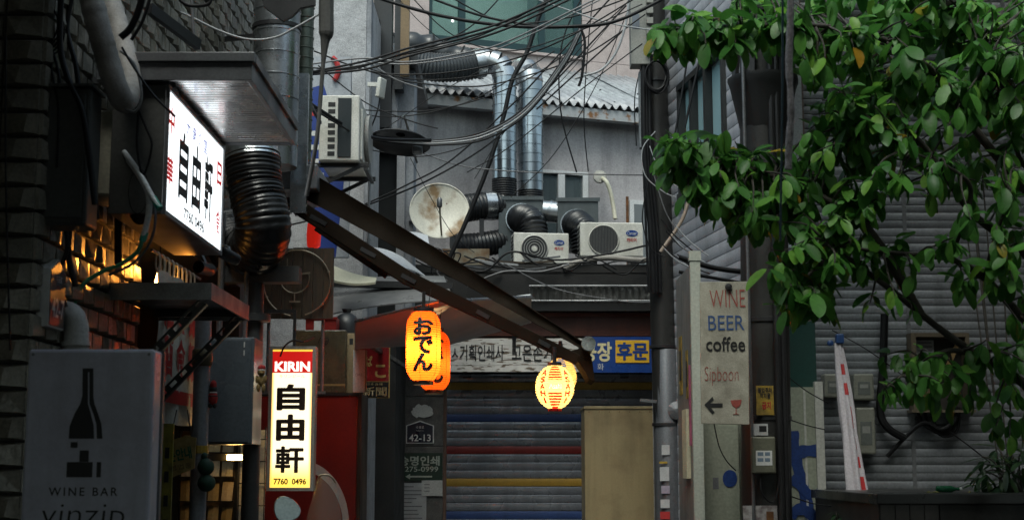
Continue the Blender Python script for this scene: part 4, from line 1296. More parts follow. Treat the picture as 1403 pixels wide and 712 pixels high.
# rows counted down from the lintel: painted bands fall where the photograph has them
bands = {}
for y_, kx in ((530, 'y'), (573, 'b'), (617, 'r'), (661, 'y'), (701, 'b')):
    bands[round((ztop - W(650, y_, BY).z) / ph - .5)] = kx
i = 0
z = ztop - ph
while z > .02:
    o = inst(slat_me[bands.get(i, 's')], 'slat', p, (0, random.uniform(-.003, .002), z + random.uniform(-.0015, .0015)))
    o.rotation_euler = (random.uniform(-.03, .03), random.uniform(-.0012, .0012), 0)
    z -= ph; i += 1
for a in (640, 695, 800, 855): MB().box(W(a, 516, BY).x - .05, W(a, 516, BY).x + .05, -.0125, -.0102, ztop - .055, ztop - .035).build('slat_slot', ink_black, p)
part_box('guide_rail', p, M('rail_brown', (.12, .07, .05), .5), sxl - .05, sxl - .002, -.05, .1, 0, ztop); part_box('guide_rail', p, MATS['rail_brown'], sxr + .002, sxr + .07, -.05, .1, 0, ztop)
# fascia, corrugated edge, flat roof deck
fascia_red = M('fascia_oxide', (.105, .032, .018), .45, col2=(.07, .022, .014), sc=2, amt=.6, streak=.4, bump=.15)
zf0, zf1 = W(700, 460, 17.4).z, W(700, 430, 17.4).z
part_box('oxide_fascia', p, fascia_red, xl - .6, xr + .4, -.6, .1, zf0, zf1)
part_box('fascia_lip', p, M('lip_red', (.17, .04, .025), .4), xl - .6, xr + .4, -.63, -.6005, zf1 - .035, zf1 + .012)
zc0, zc1 = W(800, 411, 17.2).z, W(800, 393, 17.2).z
cor = MB(); vs = []; xx = W(725, 400, 17.2).x; n = int((xr + .3 - xx) / .02)
for i in range(n + 1):
    y = -.80 + .018 * math.cos(i * math.pi / 2)
    vs += [(xx + i * .02, y, zc0), (xx + i * .02, y, zc1)]
cor.add(vs, [(2 * i, 2 * i + 2, 2 * i + 3, 2 * i + 1) for i in range(n)])
cor.build('corrugated_edge', M('corr_dark', (.10, .10, .095), .4, .3, col2=(.22, .22, .21), sc=14, amt=.9, lo=.55), p, smooth=60)
MB().tube([(xx, -.83, zc1 + .01), (xr + .3, -.83, zc1 + .012)], .012, 6).tube([(xx, -.83, zc0 - .01), (xr + .3, -.83, zc0 - .01)], .010, 6).build('edge_rail', white_cable, p)
part_box('roof_deck', p, M('deck_dark', (.02, .019, .018), .5, col2=(.012, .012, .012), bump=.4), xl - 1.2, xr + .6, -.78, 4.3, zf1 + .02, 3.95)
part_box('deck_curb', p, M('deck_dark', (0, 0, 0)), xl - 1.2, xr + .6, -.79, -.2, 3.951, 4.05)

# signboards above the shutter
x0, x1, z0, z1 = rect(612, 806, 463, 509, 17.27)
p = thing('peeling_signboard', 'long white signboard with flaking paint and faded black lettering above shutter', 'sign', (x0, 17.27, z0))
sw, sh = x1 - x0, z1 - z0
peel = M('peeling_white', (.66, .64, .60), .65, col2=(.14, .10, .065), sc=2.6, amt=1.0, lo=.56, hi=.60, stretch=(2.5, 1, 14), bump=.6, streak=.3)
nb = 5
for i in range(nb): part_box('plank', p, peel, 0, sw, random.uniform(-.006, 0), .06, i * sh / nb + .001, (i + 1) * sh / nb - .002)
text('ㅅ기획인쇄사', p, ink_black, sw * .22, sh * .56, w=sw * .37, h=.20, y=-.009, bold=.012)
text('고은손기획', p, ink_black, sw * .64, sh * .56, w=sw * .36, h=.21, y=-.009, bold=.012)
x0, x1, z0, z1 = rect(802, 896, 461, 510, 17.25)
p = thing('blue_signboard', 'blue signboard with yellow plate and cream lettering above shutter', 'sign', (x0, 17.25, z0))
sw, sh = x1 - x0, z1 - z0
part_box('board', p, M('board_blue', (.014, .055, .24), .35, streak=.25), 0, sw, 0, .06, 0, sh)
cream = M('cream_letter', (.75, .66, .38), .5); yel = M('letter_yellow', (.80, .46, .03), .45)
text('공장', p, cream, sw * .17, sh * .58, w=.36, h=.24, y=-.004, bold=.03)
text('화', p, ink_white, sw * .22, sh * .16, w=.08, h=.08, y=-.004)
o = part_box('yellow_plate', p, yel, sw * .44, sw * .93, -.008, -.0005, sh * .27, sh * .90, bev=.003)
text('후문', p, MATS['board_blue'], sw * .685, sh * .59, w=.38, h=.22, y=-.0105, bold=.035)

# pier notices
q = W(575, 607, 17.88)
p = thing('house_number_plate', 'navy house number plate reading 42-13 on the granite pier', 'number plate', (q.x - .17, 17.885, q.z))
w, h = .345, .285
MB().poly([(0, 0), (w, 0), (w, h * .78), (w / 2, h), (0, h * .78)], -.004, .012).build('border', ink_white, p)
MB().poly([(.012, .012), (w - .012, .012), (w - .012, h * .76), (w / 2, h - .016), (.012, h * .76)], -.008, -.0045).build('plate', M('plate_navy', (0, 0, 0)), p)
text('42-13', p, ink_white, w / 2, .07, w=.27, h=.085, y=-.0095, bold=.012)
text('수표로', p, ink_white, w / 2, .20, w=.10, h=.034, y=-.0095)
text('Supyo-ro', p, ink_white, w / 2, .158, w=.09, h=.016, y=-.0095)
x0, x1, z0, z1 = rect(543, 606, 620, 658, 17.87)
p = thing('direction_sign', 'dark green sign with pale lettering, phone number and arrow on granite pier', 'sign', (x0, 17.88, z0))
sw, sh = x1 - x0, z1 - z0
part_box('plate', p, M('sign_dark_green', (.012, .035, .022), .4), 0, sw, 0, .012, 0, sh)
pal = M('pale_green_ink', (.40, .44, .38), .5)
text('승명인쇄', p, pal, sw * .5, sh * .72, w=sw * .88, h=.12, y=-.002, bold=.025)
text('2275-0999', p, pal, sw * .5, sh * .42, w=sw * .82, h=.065, y=-.002, bold=.01)
MB().poly([(sw * .2, sh * .15), (sw * .3, sh * .25), (sw * .3, sh * .18), (sw * .78, sh * .18), (sw * .78, sh * .12), (sw * .3, sh * .12), (sw * .3, sh * .05)], -.003, -.0005).build('arrow', pal, p)
paper = M('paper_white', (.42, .42, .42), .8, col2=(.3, .3, .3), sc=9, amt=.5)
x0, x1, z0, z1 = rect(541, 584, 661, 725, 17.87)
p = thing('paper_notice', 'printed white notice with lines of text stuck on granite pier', 'notice', (x0, 17.885, z0))
part_box('sheet', p, paper, 0, x1 - x0, 0, .004, 0, z1 - z0)
for i in range(11):
    zz = (z1 - z0) * .93 - i * .048
    part_box('text_line', p, M('text_grey', (.13, .13, .14), .7), .03, .03 + random.uniform(.16, .32), -.0015, -.0003, zz - .012, zz)
q = W(592, 668, 17.87)
p = thing('paper_slip', 'small curled white slip overlapping the printed notice', 'notice', (q.x, 17.875, q.z))
MB().grid(lambda u, v: ((u - .5) * .26, -.03 * u * u * v, (v - .5) * .19), 6, 4, thick=.002).build('sheet', M('paper_bright', (.5, .5, .48), .8), p)
for i in range(3): part_box('text_line', p, MATS['text_grey'], -.10, -.03, -.004, -.0015, .04 - i * .04, .048 - i * .04)
q = W(579, 563, 17.87)
p = thing('torn_paper', 'ragged remains of a torn white poster on granite pier', 'paper', (q.x, 17.885, q.z))
rg_ = random.Random(3)
MB().poly([((.14 + rg_.uniform(-.025, .01)) * math.cos(a), (.085 + rg_.uniform(-.025, .012)) * math.sin(a) * 1.1) for a in [2 * math.pi * i / 26 for i in range(26)]], 0, .004).build('scrap', M('paper_bright', (0, 0, 0)), p)

# beige cupboard in front of the shutter
x0, x1, z0, z1 = rect(802, 899, 556, 900, 15.5)
p = thing('metal_cupboard', 'tall beige sheet metal cupboard with overhanging lid in front of shutter', 'cupboard', (x0, 15.5, 0))
beige = M('beige_metal', (.30, .235, .125), .42, .05, col2=(.19, .135, .065), sc=3, amt=.8, lo=.5, hi=.75, streak=.45, bump=.12, bsc=8, fine=.06)
part_box('body', p, beige, 0, x1 - x0, .01, .75, 0, z1 - .03, bev=.004)
part_box('lid', p, beige, -.008, x1 - x0 + .01, 0, .76, z1 - .0295, z1, bev=.003)
for i in range(7): MB().lathe([(.006, -.003), (.006, .002)], 8, axis='y', c=(.05 + i * .11, .008, z1 - .06)).build('rivet', rust, p)

# ================================================================ upper house on the deck, corrugated roof, office behind
TH = 20.0
q = W(560, 300, 19.0)
p = thing('upper_house', 'grey plastered upper storey under a rusty corrugated metal roof', 'house', (q.x, 19.0, 3.9), TH)
HL = 5.2                                # wall length
ZE = 6.62 - 3.9                         # eave height above the deck
wx0, wx1, wz0, wz1 = 1.84, 2.60, .90, 1.80
c_ = MB()
c_.box(0, wx0, 0, .25, 0, ZE); c_.box(wx1, HL, 0, .25, 0, ZE); c_.box(wx0, wx1, 0, .25, 0, wz0); c_.box(wx0, wx1, 0, .25, wz1, ZE)
c_.box(0, HL, .9, 1.1, 0, ZE); c_.box(0, .2, .25, .9, 0, ZE)
c_.build('wall', plaster, p)
al = M('white_frame', (.62, .63, .63), .4, streak=.15)
fr = MB()
fr.box(wx0 - .03, wx1 + .03, -.04, .06, wz1, wz1 + .05); fr.box(wx0 - .03, wx1 + .03, -.05, .06, wz0 - .05, wz0)
fr.box(wx0 - .03, wx0 + .05, -.04, .06, wz0, wz1); fr.box(wx1 - .05, wx1 + .03, -.04, .06, wz0, wz1); fr.box((wx0 + wx1) / 2 - .05, (wx0 + wx1) / 2 + .05, -.045, .06, wz0, wz1)
fr.build('window_frame', al, p)
gl = GLASS('window_glass', (.10, .13, .14), .55, .08)
for a, b in ((wx0 + .05, (wx0 + wx1) / 2 - .05), ((wx0 + wx1) / 2 + .05, wx1 - .05)):
    pn = part_box('window_pane', p, gl, a, b, .0, .008, wz0, wz1)
    bl = MB()
    part_box('blind', pn, al, a + .06, b - .08, .12, .13, wz0, wz1 - .05)
x2 = 3.28
part_box('side_window_frame', p, al, x2, x2 + .5, -.04, -.001, .3, 1.5)
part_box('side_window_pane', p, GLASS('dim_glass', (.2, .22, .23), .9, .1), x2 + .06, x2 + .44, -.046, -.041, .36, 1.44)
part_box('rust_stain_strip', p, rust, x2 - .05, x2 - .01, -.012, -.001, .2, 1.55)
# rusty gutter and corrugated sheets
gut = MB(); gut.box(-.25, HL, -.30, -.285, ZE - .15, ZE); gut.box(-.25, HL, -.284, -.16, ZE - .15, ZE - .138)
gut.build('gutter_board', rusty_white, p)
roof_m = M('roof_sheet', (.34, .355, .38), .45, .0, col2=(.21, .22, .24), sc=3, amt=.8, streak=.2)
RD, RZ = 2.75, 1.40
for s in range(7):
    x0 = -.25 + s * .78; n = 60
    vs = []
    for i in range(n + 1):
        x = x0 + .80 * i / n
        w_ = .036 * math.cos(i / n * 2 * math.pi * 6)
        for t in (0, .33, .66, 1.0):
            vs.append((x, -.34 + t * (RD + .3), ZE + .03 + t * RZ + w_ + (.004 if s % 2 else 0) + .012 * math.sin(s * 2.1 + t * 5)))
    fs = [(4 * i + j, 4 * i + 4 + j, 4 * i + 5 + j, 4 * i + 1 + j) for i in range(n) for j in range(3)]
    o = MB().add(vs, fs).build('roof_sheet', roof_m, p, smooth=60)
    md = o.modifiers.new('s', 'SOLIDIFY'); md.thickness = .003
for i in range(24):
    x = -.1 + i * .21
    t = (.10, .42, .75)[i % 3]
    MB().lathe([(.018, 0), (.018, .008), (.006, .02)], 8).build('roof_screw', black, p).location = (x, -.34 + t * (RD + .3), ZE + .048 + t * RZ)
part_box('gable_fill', p, plaster, .0, HL, RD * .6, RD * .7, 0, ZE + RZ * .55)

# pink granite office with a green glazed window
q2 = Vector((q.x, 19.0, 0)) + Vector((-math.sin(rad(TH)), math.cos(rad(TH)), 0)) * 2.62
p = thing('granite_office', 'pink granite clad office block with wide green glazed window', 'building', (q2.x, q2.y, 0), TH)
pink = M('pink_granite', (.44, .365, .345), .45, col2=(.34, .275, .26), sc=6, amt=.6, fine=.3, bump=.1, isl=.12)


def lx(px, py):            # local coordinates on the office front for a pixel
    d = W(px, py, 20.0) - Vector((0, 0, EYE))
    n = Vector((-math.sin(rad(TH)), math.cos(rad(TH)), 0)); e = Vector((math.cos(rad(TH)), math.sin(rad(TH)), 0))
    t = n.dot(q2) / n.dot(d)
    P = d * t + Vector((0, 0, EYE))
    return e.dot(P - q2), P.z


(wa, zb), (wb, _) = lx(588, 48), lx(797, 86)
zb = (zb + lx(797, 86)[1]) / 2
zt = zb + 2.3
part_box('core', p, dark_wall, -4, wa - .02, .06, 5, 6, 13); part_box('core', p, dark_wall, wb + .02, 9, .06, 5, 6, 13)
part_box('core', p, dark_wall, wa - .02, wb + .02, .06, 5, 6, zb - .02); part_box('core', p, dark_wall, wa - .02, wb + .02, .06, 5, zt + .02, 13)
room = M('office_room', (.30, .38, .35), .8)
part_box('room_back', p, room, wa - .02, wb + .02, 2.6, 2.7, zb - .02, zt + .02)
def slab(x0, x1, z0, z1): part_box('granite_panel', p, pink, x0 + .004, x1 - .004, 0, .05, z0 + .004, z1 - .004)
xs = [-3.4, -2.3, -1.2, -.1, wa] if wa > .3 else [-3.4, -2.3, -1.2, wa]
for a, b in zip(xs, xs[1:]):
    for i in range(5): slab(a, b, zb - 1.6 + i * .8, zb - .8 + i * .8)
xs2 = [wa, wa + (wb - wa) * .36, wa + (wb - wa) * .7, wb]
for a, b in zip(xs2, xs2[1:]): slab(a, b, zb - .72, zb - .02); slab(a, b, zb - 1.42, zb - .72)
xs3 = [wb + .01, wb + .62, wb + 1.25, wb + 1.9, wb + 2.6]
for a, b in zip(xs3, xs3[1:]):
    for i in range(6): slab(a, b, zb - 1.42 + i * .68, zb - .74 + i * .68)
part_box('window_sill', p, pink, wa - .05, wb + .05, -.06, .049, zb - .06, zb - .015)
teal = M('teal_frame', (.004, .030, .034), .35)
f_ = MB(); f_.box(wa, wb, .0, .06, zb - .012, zb + .11); f_.box(wa, wa + .05, .0, .06, zb + .11, zt); f_.box(wb - .14, wb, .0, .06, zb + .11, zt)
for px in (633, 742):
    a = lx(px, 40)[0]; f_.box(a - .055, a + .055, -.005, .06, zb + .1105, zt)
f_.build('window_frame', teal, p)
og = GLASS('office_glass', (.08, .18, .165), .28, .04)
e3 = [wa + .05, lx(633, 40)[0] - .055, lx(633, 40)[0] + .055, lx(742, 40)[0] - .055, lx(742, 40)[0] + .055, wb - .14]
for i in range(0, 6, 2): part_box('window_pane', p, og, e3[i] + .001, e3[i + 1] - .001, .02, .03, zb + .112, zt)
pl = EM('room_fill', (.75, 1.0, .9), 6.0)
for k_ in range(2): part_box('room_fill_strip', p, pl, wa + .1, wb - .1, .6 + k_ * .9, .9 + k_ * .9, zt - .06, zt - .04)  # glowing strips added inside the room to brighten the window
led = EM('office_lamp', (.9, 1.0, .95), 6.0)
for px, py, ww, hh in ((647, 8, .035, .05), (646, 53, .03, .05), (646, 60, .02, .14), (725, 42, .035, .04), (759, 60, .12, .025)):
    a, z = lx(px, py); a *= 1.03
    part_box('room_lamp', p, led, a - ww / 2, a + ww / 2, 1.2, 1.22, z + .10, z + .10 + hh)

# ================================================================ ducts and machines on the deck
DZ = 4.05


def elbow(a, corner, b, n=5):
    a, corner, b = Vector(a), Vector(corner), Vector(b)
    return [(a * (1 - t) + corner * t) * (1 - t) + (corner * (1 - t) + b * t) * t for t in [i / n for i in range(n + 1)]]


def riser(label, px, pyb, pyt, Y, r, side):
    c = W(px, (pyb + pyt) / 2, Y)
    zb, zt_ = W(px, pyb, Y).z, W(px, pyt, Y).z
    p = thing('silver_riser', label, 'duct', (c.x, Y, zb), group=None)
    hgt = zt_ - zb
    MB().lathe(seamed(0, hgt - .28, r, .125, lip=.011), 26).build('pipe', M('riser_steel', (.42, .46, .49), .24, .95, col2=(.30, .34, .37), sc=2.5, amt=.7, fine=.06), p, smooth=40)
    pts = elbow((0, 0, hgt - .279), (0, 0, hgt), side, 4)
    for i in range(len(pts) - 1):     # segmented lobster-back elbow
        a, b = pts[i], pts[i + 1]
        MB().tube([a, b], r * (1.03 + .012 * (i % 2)), 26, caps=False).build('elbow_segment', steel, p, smooth=50)
    corrugated([(0, 0, 0.0), (0, 0, -.12), (0, 0, -.24)], r * 1.04, .006, .03, 24).build('flex_collar', flex_black, p, smooth=50)
    return p


riser('shiny duct rising on the wall of the upper house, elbow joined to flexible hose', 691, 246, 80, 18.55, .158, (-.34, .02, W(691, 84, 18.55).z - W(691, 246, 18.55).z))
riser('shiny duct rising between window and its twin, elbow turned back to roof', 727, 262, 86, 18.75, .165, (-.20, .36, W(727, 92, 18.75).z - W(727, 262, 18.75).z))
p = thing('flexible_hose', 'long grey ribbed flexible hose running left from the shiny elbows', 'duct', W(600, 95, 18.5)); o0 = Vector(p.location)
corrugated([x - o0 for x in (W(660, 86, 18.57), W(630, 92, 18.5), W(590, 92, 18.4), W(540, 80, 18.3), W(490, 82, 18.2))], .19, .009, .045, 26).build('hose', M('hose_grey', (.05, .055, .06), .3, bump=.1), p, smooth=50)
MB().tube([x - o0 for x in (W(662, 86, 18.57), W(650, 88, 18.54))], .197, 26).build('collar', steel, p, smooth=50)
p = thing('wrapped_duct', 'black insulation wrapped duct lying above the ribbed flexible hose', 'duct', W(600, 70, 18.9)); o0 = Vector(p.location)
pts = smooth_path([x - o0 for x in (W(665, 92, 18.95), W(640, 84, 18.9), W(615, 76, 18.9), W(590, 66, 18.9), W(565, 62, 18.8), W(530, 66, 18.7), W(495, 70, 18.6))], 6)
MB().tube(pts, [.17 + .018 * math.sin(i * 1.1) + random.uniform(-.008, .008) for i in range(len(pts))], 18).build('insulation', M('insulation_black', (.035, .038, .042), .35, bump=1.0, bsc=9), p, smooth=60)
for i in (8, 18, 28): MB().tube([pts[i], pts[i] + (pts[i + 1] - pts[i]) * .3], .195, 18).build('binding', rubber, p)


def plenum(label, px0, px1, py0, py1, Y, hose_px):
    x0, x1, z0, z1 = rect(px0, px1, py0, py1, Y)
    p = thing('duct_box', label, 'duct box', (x0, Y, z0), 0)
    part_box('box', p, M('plenum_grey', (.085, .10, .105), .45, .3, streak=.35), 0, x1 - x0, 0, .45, 0, z1 - z0, bev=.004)
    part_box('flange', p, MATS['plenum_grey'], -.02, x1 - x0 + .02, -.02, -.0005, z1 - z0 - .03, z1 - z0 + .02)
    q0 = [W(a, b, Y - d) - Vector(p.location) for a, b, d in hose_px]
    corrugated(q0, .185, .010, .045, 24).build('flexible_hose', flex_black, p, smooth=50)
    MB().tube([q0[0] + Vector((0, .05, 0)), q0[0] - Vector((0, .03, 0))], .205, 24).build('spigot', steel, p, smooth=50)
    part_box('leg', p, black, .02, .06, .02, .06, DZ - z0, 0); part_box('leg', p, black, x1 - x0 - .06, x1 - x0 - .02, .02, .06, DZ - z0, 0)
    part_box('leg', p, black, .02, .06, .38, .42, DZ - z0, 0); part_box('leg', p, black, x1 - x0 - .06, x1 - x0 - .02, .38, .42, DZ - z0, 0)
    return p


plenum('dark grey duct box with bent black hose behind the smaller condenser', 683, 743, 271, 362, 18.35, ((714, 300, .0), (718, 300, .14), (728, 306, .28), (732, 330, .34), (730, 350, .36)))
plenum('dark grey duct box with black hose behind the larger condenser', 764, 820, 273, 340, 18.35, ((789, 308, .0), (792, 308, .12), (800, 318, .24), (803, 345, .26)))
p = thing('link_duct', 'short shiny duct joining the two dark duct boxes', 'duct', W(753, 289, 18.5)); o0 = Vector(p.location)
MB().tube([x - o0 for x in (W(743, 289, 18.5), W(765, 291, 18.5))], .145, 24).build('pipe', steel, p, smooth=50)
MB().tube([x - o0 for x in (W(750, 289, 18.5), W(753, 290, 18.5))], .155, 24).build('seam', steel, p, smooth=50)
p = thing('black_hose_run', 'fat black hose with shiny joint running behind the rusty dish', 'duct', W(660, 290, 18.3)); o0 = Vector(p.location)
corrugated([x - o0 for x in (W(684, 282, 18.5), W(665, 282, 18.4), W(640, 285, 18.3), W(620, 290, 18.2))], .18, .006, .05, 24).build('hose', flex_black, p, smooth=50)
MB().tube([x - o0 for x in (W(676, 282, 18.45), W(662, 282, 18.4))], .195, 24).build('joint', steel, p, smooth=50)
corrugated([x - o0 for x in (W(690, 330, 18.5), W(660, 335, 18.4), W(620, 338, 18.3))], .16, .006, .05, 24).build('lower_hose', flex_black, p, smooth=50)
MB().bar(Vector((0, 0, DZ)) - Vector((0, 0, o0.z)), Vector((0, 0, -.1)), .06, .06).build('prop', black, p)
o = MB().box(-.3, .3, 0, .05, 0, .22).build('rusty_sheet', M('rusty_board', (.24, .22, .16), .7, col2=(.16, .08, .03), sc=6, amt=1, streak=.5)); q = W(637, 353, 17.3); o.location = (q.x, 17.35, q.z - .1); tag(o, 'rust stained corrugated board leaning under the satellite dish', 'board')


def condenser(label, px0, px1, py0, py1, Y, rz, rings):
    x0, x1, z0, z1 = rect(px0, px1, py0, py1, Y)
    w, h = (x1 - x0) / math.cos(rad(rz)), z1 - z0
    p = thing('condenser_unit', label, 'air conditioner', (x0, Y, z0), rz)
    part_box('casing', p, white_plastic, 0, w, 0.0, .30, .02, h, bev=.014)
    part_box('foot', p, black, .06, .16, .02, .3, min(-.02, DZ - z0), .0195); part_box('foot', p, black, w - .16, w - .06, .02, .3, min(-.02, DZ - z0), .0195)
    fx, fz, fr_ = (w * .37, h * .50, h * .40)
    MB().lathe([(.004, 0.003), (fr_, 0.003)], 32, axis='y', c=(fx, -.012, fz), cap=False).build('fan_recess', M('fan_black', (.02, .022, .024), .5), p)
    gg = M('grille_grey', (0, 0, 0))
    if rings:
        for k_ in range(1, 6):
            r = fr_ * (k_ / 5.2 + .04)
            MB().tube([(fx + r * math.cos(t), -.016, fz + r * math.sin(t)) for t in [2 * math.pi * i / 36 for i in range(36)]], .0055, 5, closed=True).build('grille_ring', gg, p)
        MB().lathe([(.002, -.022), (fr_ * .19, -.018), (fr_ * .2, -.012)], 20, axis='y', c=(fx, 0, fz)).build('hub', white_plastic, p, smooth=40)
    else:
        for k_ in range(-9, 10):
            hx = fr_ * k_ / 9.6; hz_ = math.sqrt(max(.0001, fr_ ** 2 - hx ** 2))
            MB().bar((fx + hx, -.016, fz - hz_), (fx + hx, -.016, fz + hz_), .005, .005, up=(0, 1, 0)).build('grille_bar', M('grille_dark', (.12, .12, .12), .5), p)
    m_ = MB(); n = 8                                  # raised rim round the fan
    m_.tube([(fx + (fr_ * 1.03) * math.cos(t), -.008, fz + (fr_ * 1.03) * math.sin(t)) for t in [2 * math.pi * i / 40 for i in range(40)]], .009, 6, closed=True)
    m_.build('fan_rim', white_plastic, p, smooth=60)
    for i in range(7): part_box('side_slot', p, ink_black, -.004, -.0005, .05, .25, .05 + i * h * .12, .05 + i * h * .12 + h * .07)
    lx_, lz = w * .82, h * .70
    MB().poly([(lx_ + w * .095 * math.cos(a), lz + h * .085 * math.sin(a)) for a in [2 * math.pi * i / 24 for i in range(24)]], -.006, -.0005).build('badge', M('badge_blue', (.01, .05, .24), .35), p)
    text('Carrier', p, ink_white, lx_, lz, w=w * .15, h=h * .10, y=-.0075, shear=.25, name='badge_lettering')
    text('캐리어', p, ink_red, lx_ - .005, lz - h * .19, w=w * .155, h=h * .12, y=-.003, bold=.02)
    return p


condenser('smaller cream condenser with ringed fan grille on the roof deck', 704, 780, 318, 362, 17.5, 7, True)
condenser('larger cream condenser with barred fan grille on the roof deck', 795, 882, 304, 353, 17.6, 4, False)
p = thing('pale_pipe', 'bent pale insulated pipe lying in front of the larger condenser', 'pipe', W(820, 358, 17.2)); o0 = Vector(p.location)
MB().tube([x - o0 for x in smooth_path((W(776, 366, 17.2), W(795, 358, 17.2), W(830, 353, 17.2), W(870, 356, 17.2), W(892, 356, 17.2)), 6)], .036, 12).build('insulation', M('pale_foam', (.30, .28, .25), .7, bump=.6), p, smooth=60)
MB().tube([x - o0 for x in (W(783, 362, 17.2), W(772, 368, 17.2))], .05, 12).build('wrapped_end', M('pale_foam', (0, 0, 0)), p, smooth=60)
p = thing('wall_hose', 'frayed pale hose hanging from a hole in the upper house wall', 'hose', W(828, 248, 19.7)); o0 = Vector(p.location)
MB().tube([x - o0 for x in smooth_path((W(822, 243, 19.75), W(830, 248, 19.6), W(836, 262, 19.6), W(840, 280, 19.6), W(843, 300, 19.55)), 6)], .03, 10).build('hose', cream_paint, p, smooth=60)
MB().lathe([(.02, -.04), (.09, -.03), (.10, .02), (.05, .05)], 9, axis='y', c=(W(822, 242, 19.7) - o0)[:]).build('foam_plug', M('foam', (.45, .44, .40), .9, bump=2, bsc=30), p)

# satellite dish
c = W(602, 290, 15.75)
p = thing('satellite_dish', 'round cream satellite dish stained with rust on the roof deck', 'satellite dish', c)
RDi = .326
dish_m = M('dish_cream', (.68, .66, .57), .5, col2=(.24, .13, .035), sc=4.2, amt=.9, lo=.52, hi=.66, fine=.15, streak=.2)
prof = [(RDi * i / 10, .085 * (i / 10) ** 2) for i in range(1, 11)] + [(RDi + .012, .085), (RDi + .012, .095), (RDi, .100)]
dsh = MB().lathe([(.001, 0)] + prof, 44, axis='y', cap=False)
dsh.v = [(x, -y + .06, z) for x, y, z in dsh.v]
dd = dsh.build('reflector', dish_m, p, smooth=50); dd.rotation_euler = (rad(-13), 0, rad(6))
dd.modifiers.new('s', 'SOLIDIFY').thickness = .004
MB().tube(smooth_path([(.03, -.02, -RDi * .9), (.03, -.25, -.2), (.02, -.36, .02)], 5), .011, 8).build('feed_arm', M('arm_cream', (.33, .30, .22), .5), p)
MB().lathe([(.02, -.05), (.03, -.04), (.03, .04), (.018, .06)], 12, c=(.02, -.37, .03)).build('feed_horn', steel_dull, p, smooth=50)
MB().tube([(0, .10, 0), (-.12, .24, -.03), (-.36, .34, -.05)], .022, 10).build('wall_arm', steel_dull, p)
for a in ((-.06, .07), (.08, .10), (-.05, -.1), (.1, -.08)): MB().lathe([(.008, -.004), (.008, .004)], 8, axis='y', c=(a[0], .045, a[1])).build('bolt', rust, p)
# clutter on deck
for k_ in range(9):
    a = W(random.uniform(600, 720), random.uniform(352, 372), random.uniform(16.9, 17.3)); b = a + Vector((random.uniform(.2, .5), random.uniform(-.1, .2), random.uniform(-.05, .06)))
    m_ = random.choice((steel_dull, white_cable, wood_dark, grey_paint))
    tag(MB().bar(a, b, .03, .02).build('scrap_batten', m_), 'thin scrap batten lying among cables on roof deck edge', 'scrap', 'scrap battens on the deck')
# ================================================================ right: building in ribbed metal siding
siding = M('siding', (.225, .235, .25), .42, .25, col2=(.12, .125, .135), sc=2.2, amt=.7, streak=.35, bump=.12, bsc=10)
RY = 10.8
cx_r = W(1097, 300, RY).x
PP = .120


def plank_mesh(L, plain=False):
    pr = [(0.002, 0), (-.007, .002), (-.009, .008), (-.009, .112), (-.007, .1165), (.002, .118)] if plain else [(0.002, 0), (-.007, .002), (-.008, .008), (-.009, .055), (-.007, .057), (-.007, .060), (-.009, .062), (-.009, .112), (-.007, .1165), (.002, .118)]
    vs = []
    for y, z in pr: vs += [(0, y, z), (L, y, z)]
    return MB().add(vs, [(2 * i, 2 * i + 1, 2 * i + 3, 2 * i + 2) for i in range(len(pr) - 1)]).mesh('siding_plank', M('siding_lit', (.46, .47, .51), .42, .15, col2=(.32, .325, .35), sc=2.2, amt=.7, streak=.35, bump=.12, bsc=10) if plain else siding, 50)  # wing gets a copy of siding, lightened in colour to stand for sky light


p = thing('siding_building', 'building wrapped in grey horizontal ribbed metal siding behind the tree', 'building', (cx_r, RY, 0))
part_box('core', p, dark_wall, 0.01, 7, .03, 5.6, 0, 6.9)
pmf = plank_mesh(4.2)
bx = dict(x0=W(1243, 510, RY).x - cx_r, x1=W(1322, 510, RY).x - cx_r, z0=W(1280, 562, RY).z, z1=W(1280, 458, RY).z)
for i in range(2, 57):
    inst(pmf, 'siding_plank', p, (.035, 0, i * PP))
for k_, xj in enumerate((.78, 1.62, 2.45)): part_box('joint_cover', p, M('joint_grey', (.20, .205, .215), .45, .3, streak=.6), xj, xj + .03, -.0165, -.0125, .2, 6.8)
part_box('corner_flashing', p, M('flashing', (.40, .41, .43), .4, .3, streak=.3), -.05, .03, -.03, .025, 0, 6.9)
part_box('flashing_seam', p, M('seam_brown', (.14, .10, .09), .5), .032, .045, -.026, -.015, 0, 6.9)
# side wall down the lane, turned slightly towards it
SA = math.degrees(math.atan2(-1, .164))
ps = thing('siding_wing', 'lane side wing in grey ribbed siding with a dark framed window', 'building', (cx_r - .05, RY + .03, 0), SA)
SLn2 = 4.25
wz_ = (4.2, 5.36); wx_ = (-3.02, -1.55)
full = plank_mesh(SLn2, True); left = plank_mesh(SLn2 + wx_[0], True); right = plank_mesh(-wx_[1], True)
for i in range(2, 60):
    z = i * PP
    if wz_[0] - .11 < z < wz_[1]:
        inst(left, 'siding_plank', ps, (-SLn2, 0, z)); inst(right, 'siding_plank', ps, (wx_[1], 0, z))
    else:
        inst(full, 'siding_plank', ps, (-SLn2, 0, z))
part_box('core', ps, dark_wall, -SLn2, wx_[0], .03, 1.0, 0, 7.2); part_box('core', ps, dark_wall, wx_[1], 0, .03, 1.0, 0, 7.2)
part_box('core', ps, dark_wall, wx_[0], wx_[1], .03, 1.0, 0, wz_[0]); part_box('core', ps, dark_wall, wx_[0], wx_[1], .03, 1.0, wz_[1], 7.2)
part_box('end_wall', ps, plaster2, -SLn2 - .02, -SLn2 - .001, .0, 1.0, 0, 7.1)
f_ = MB(); t = .06
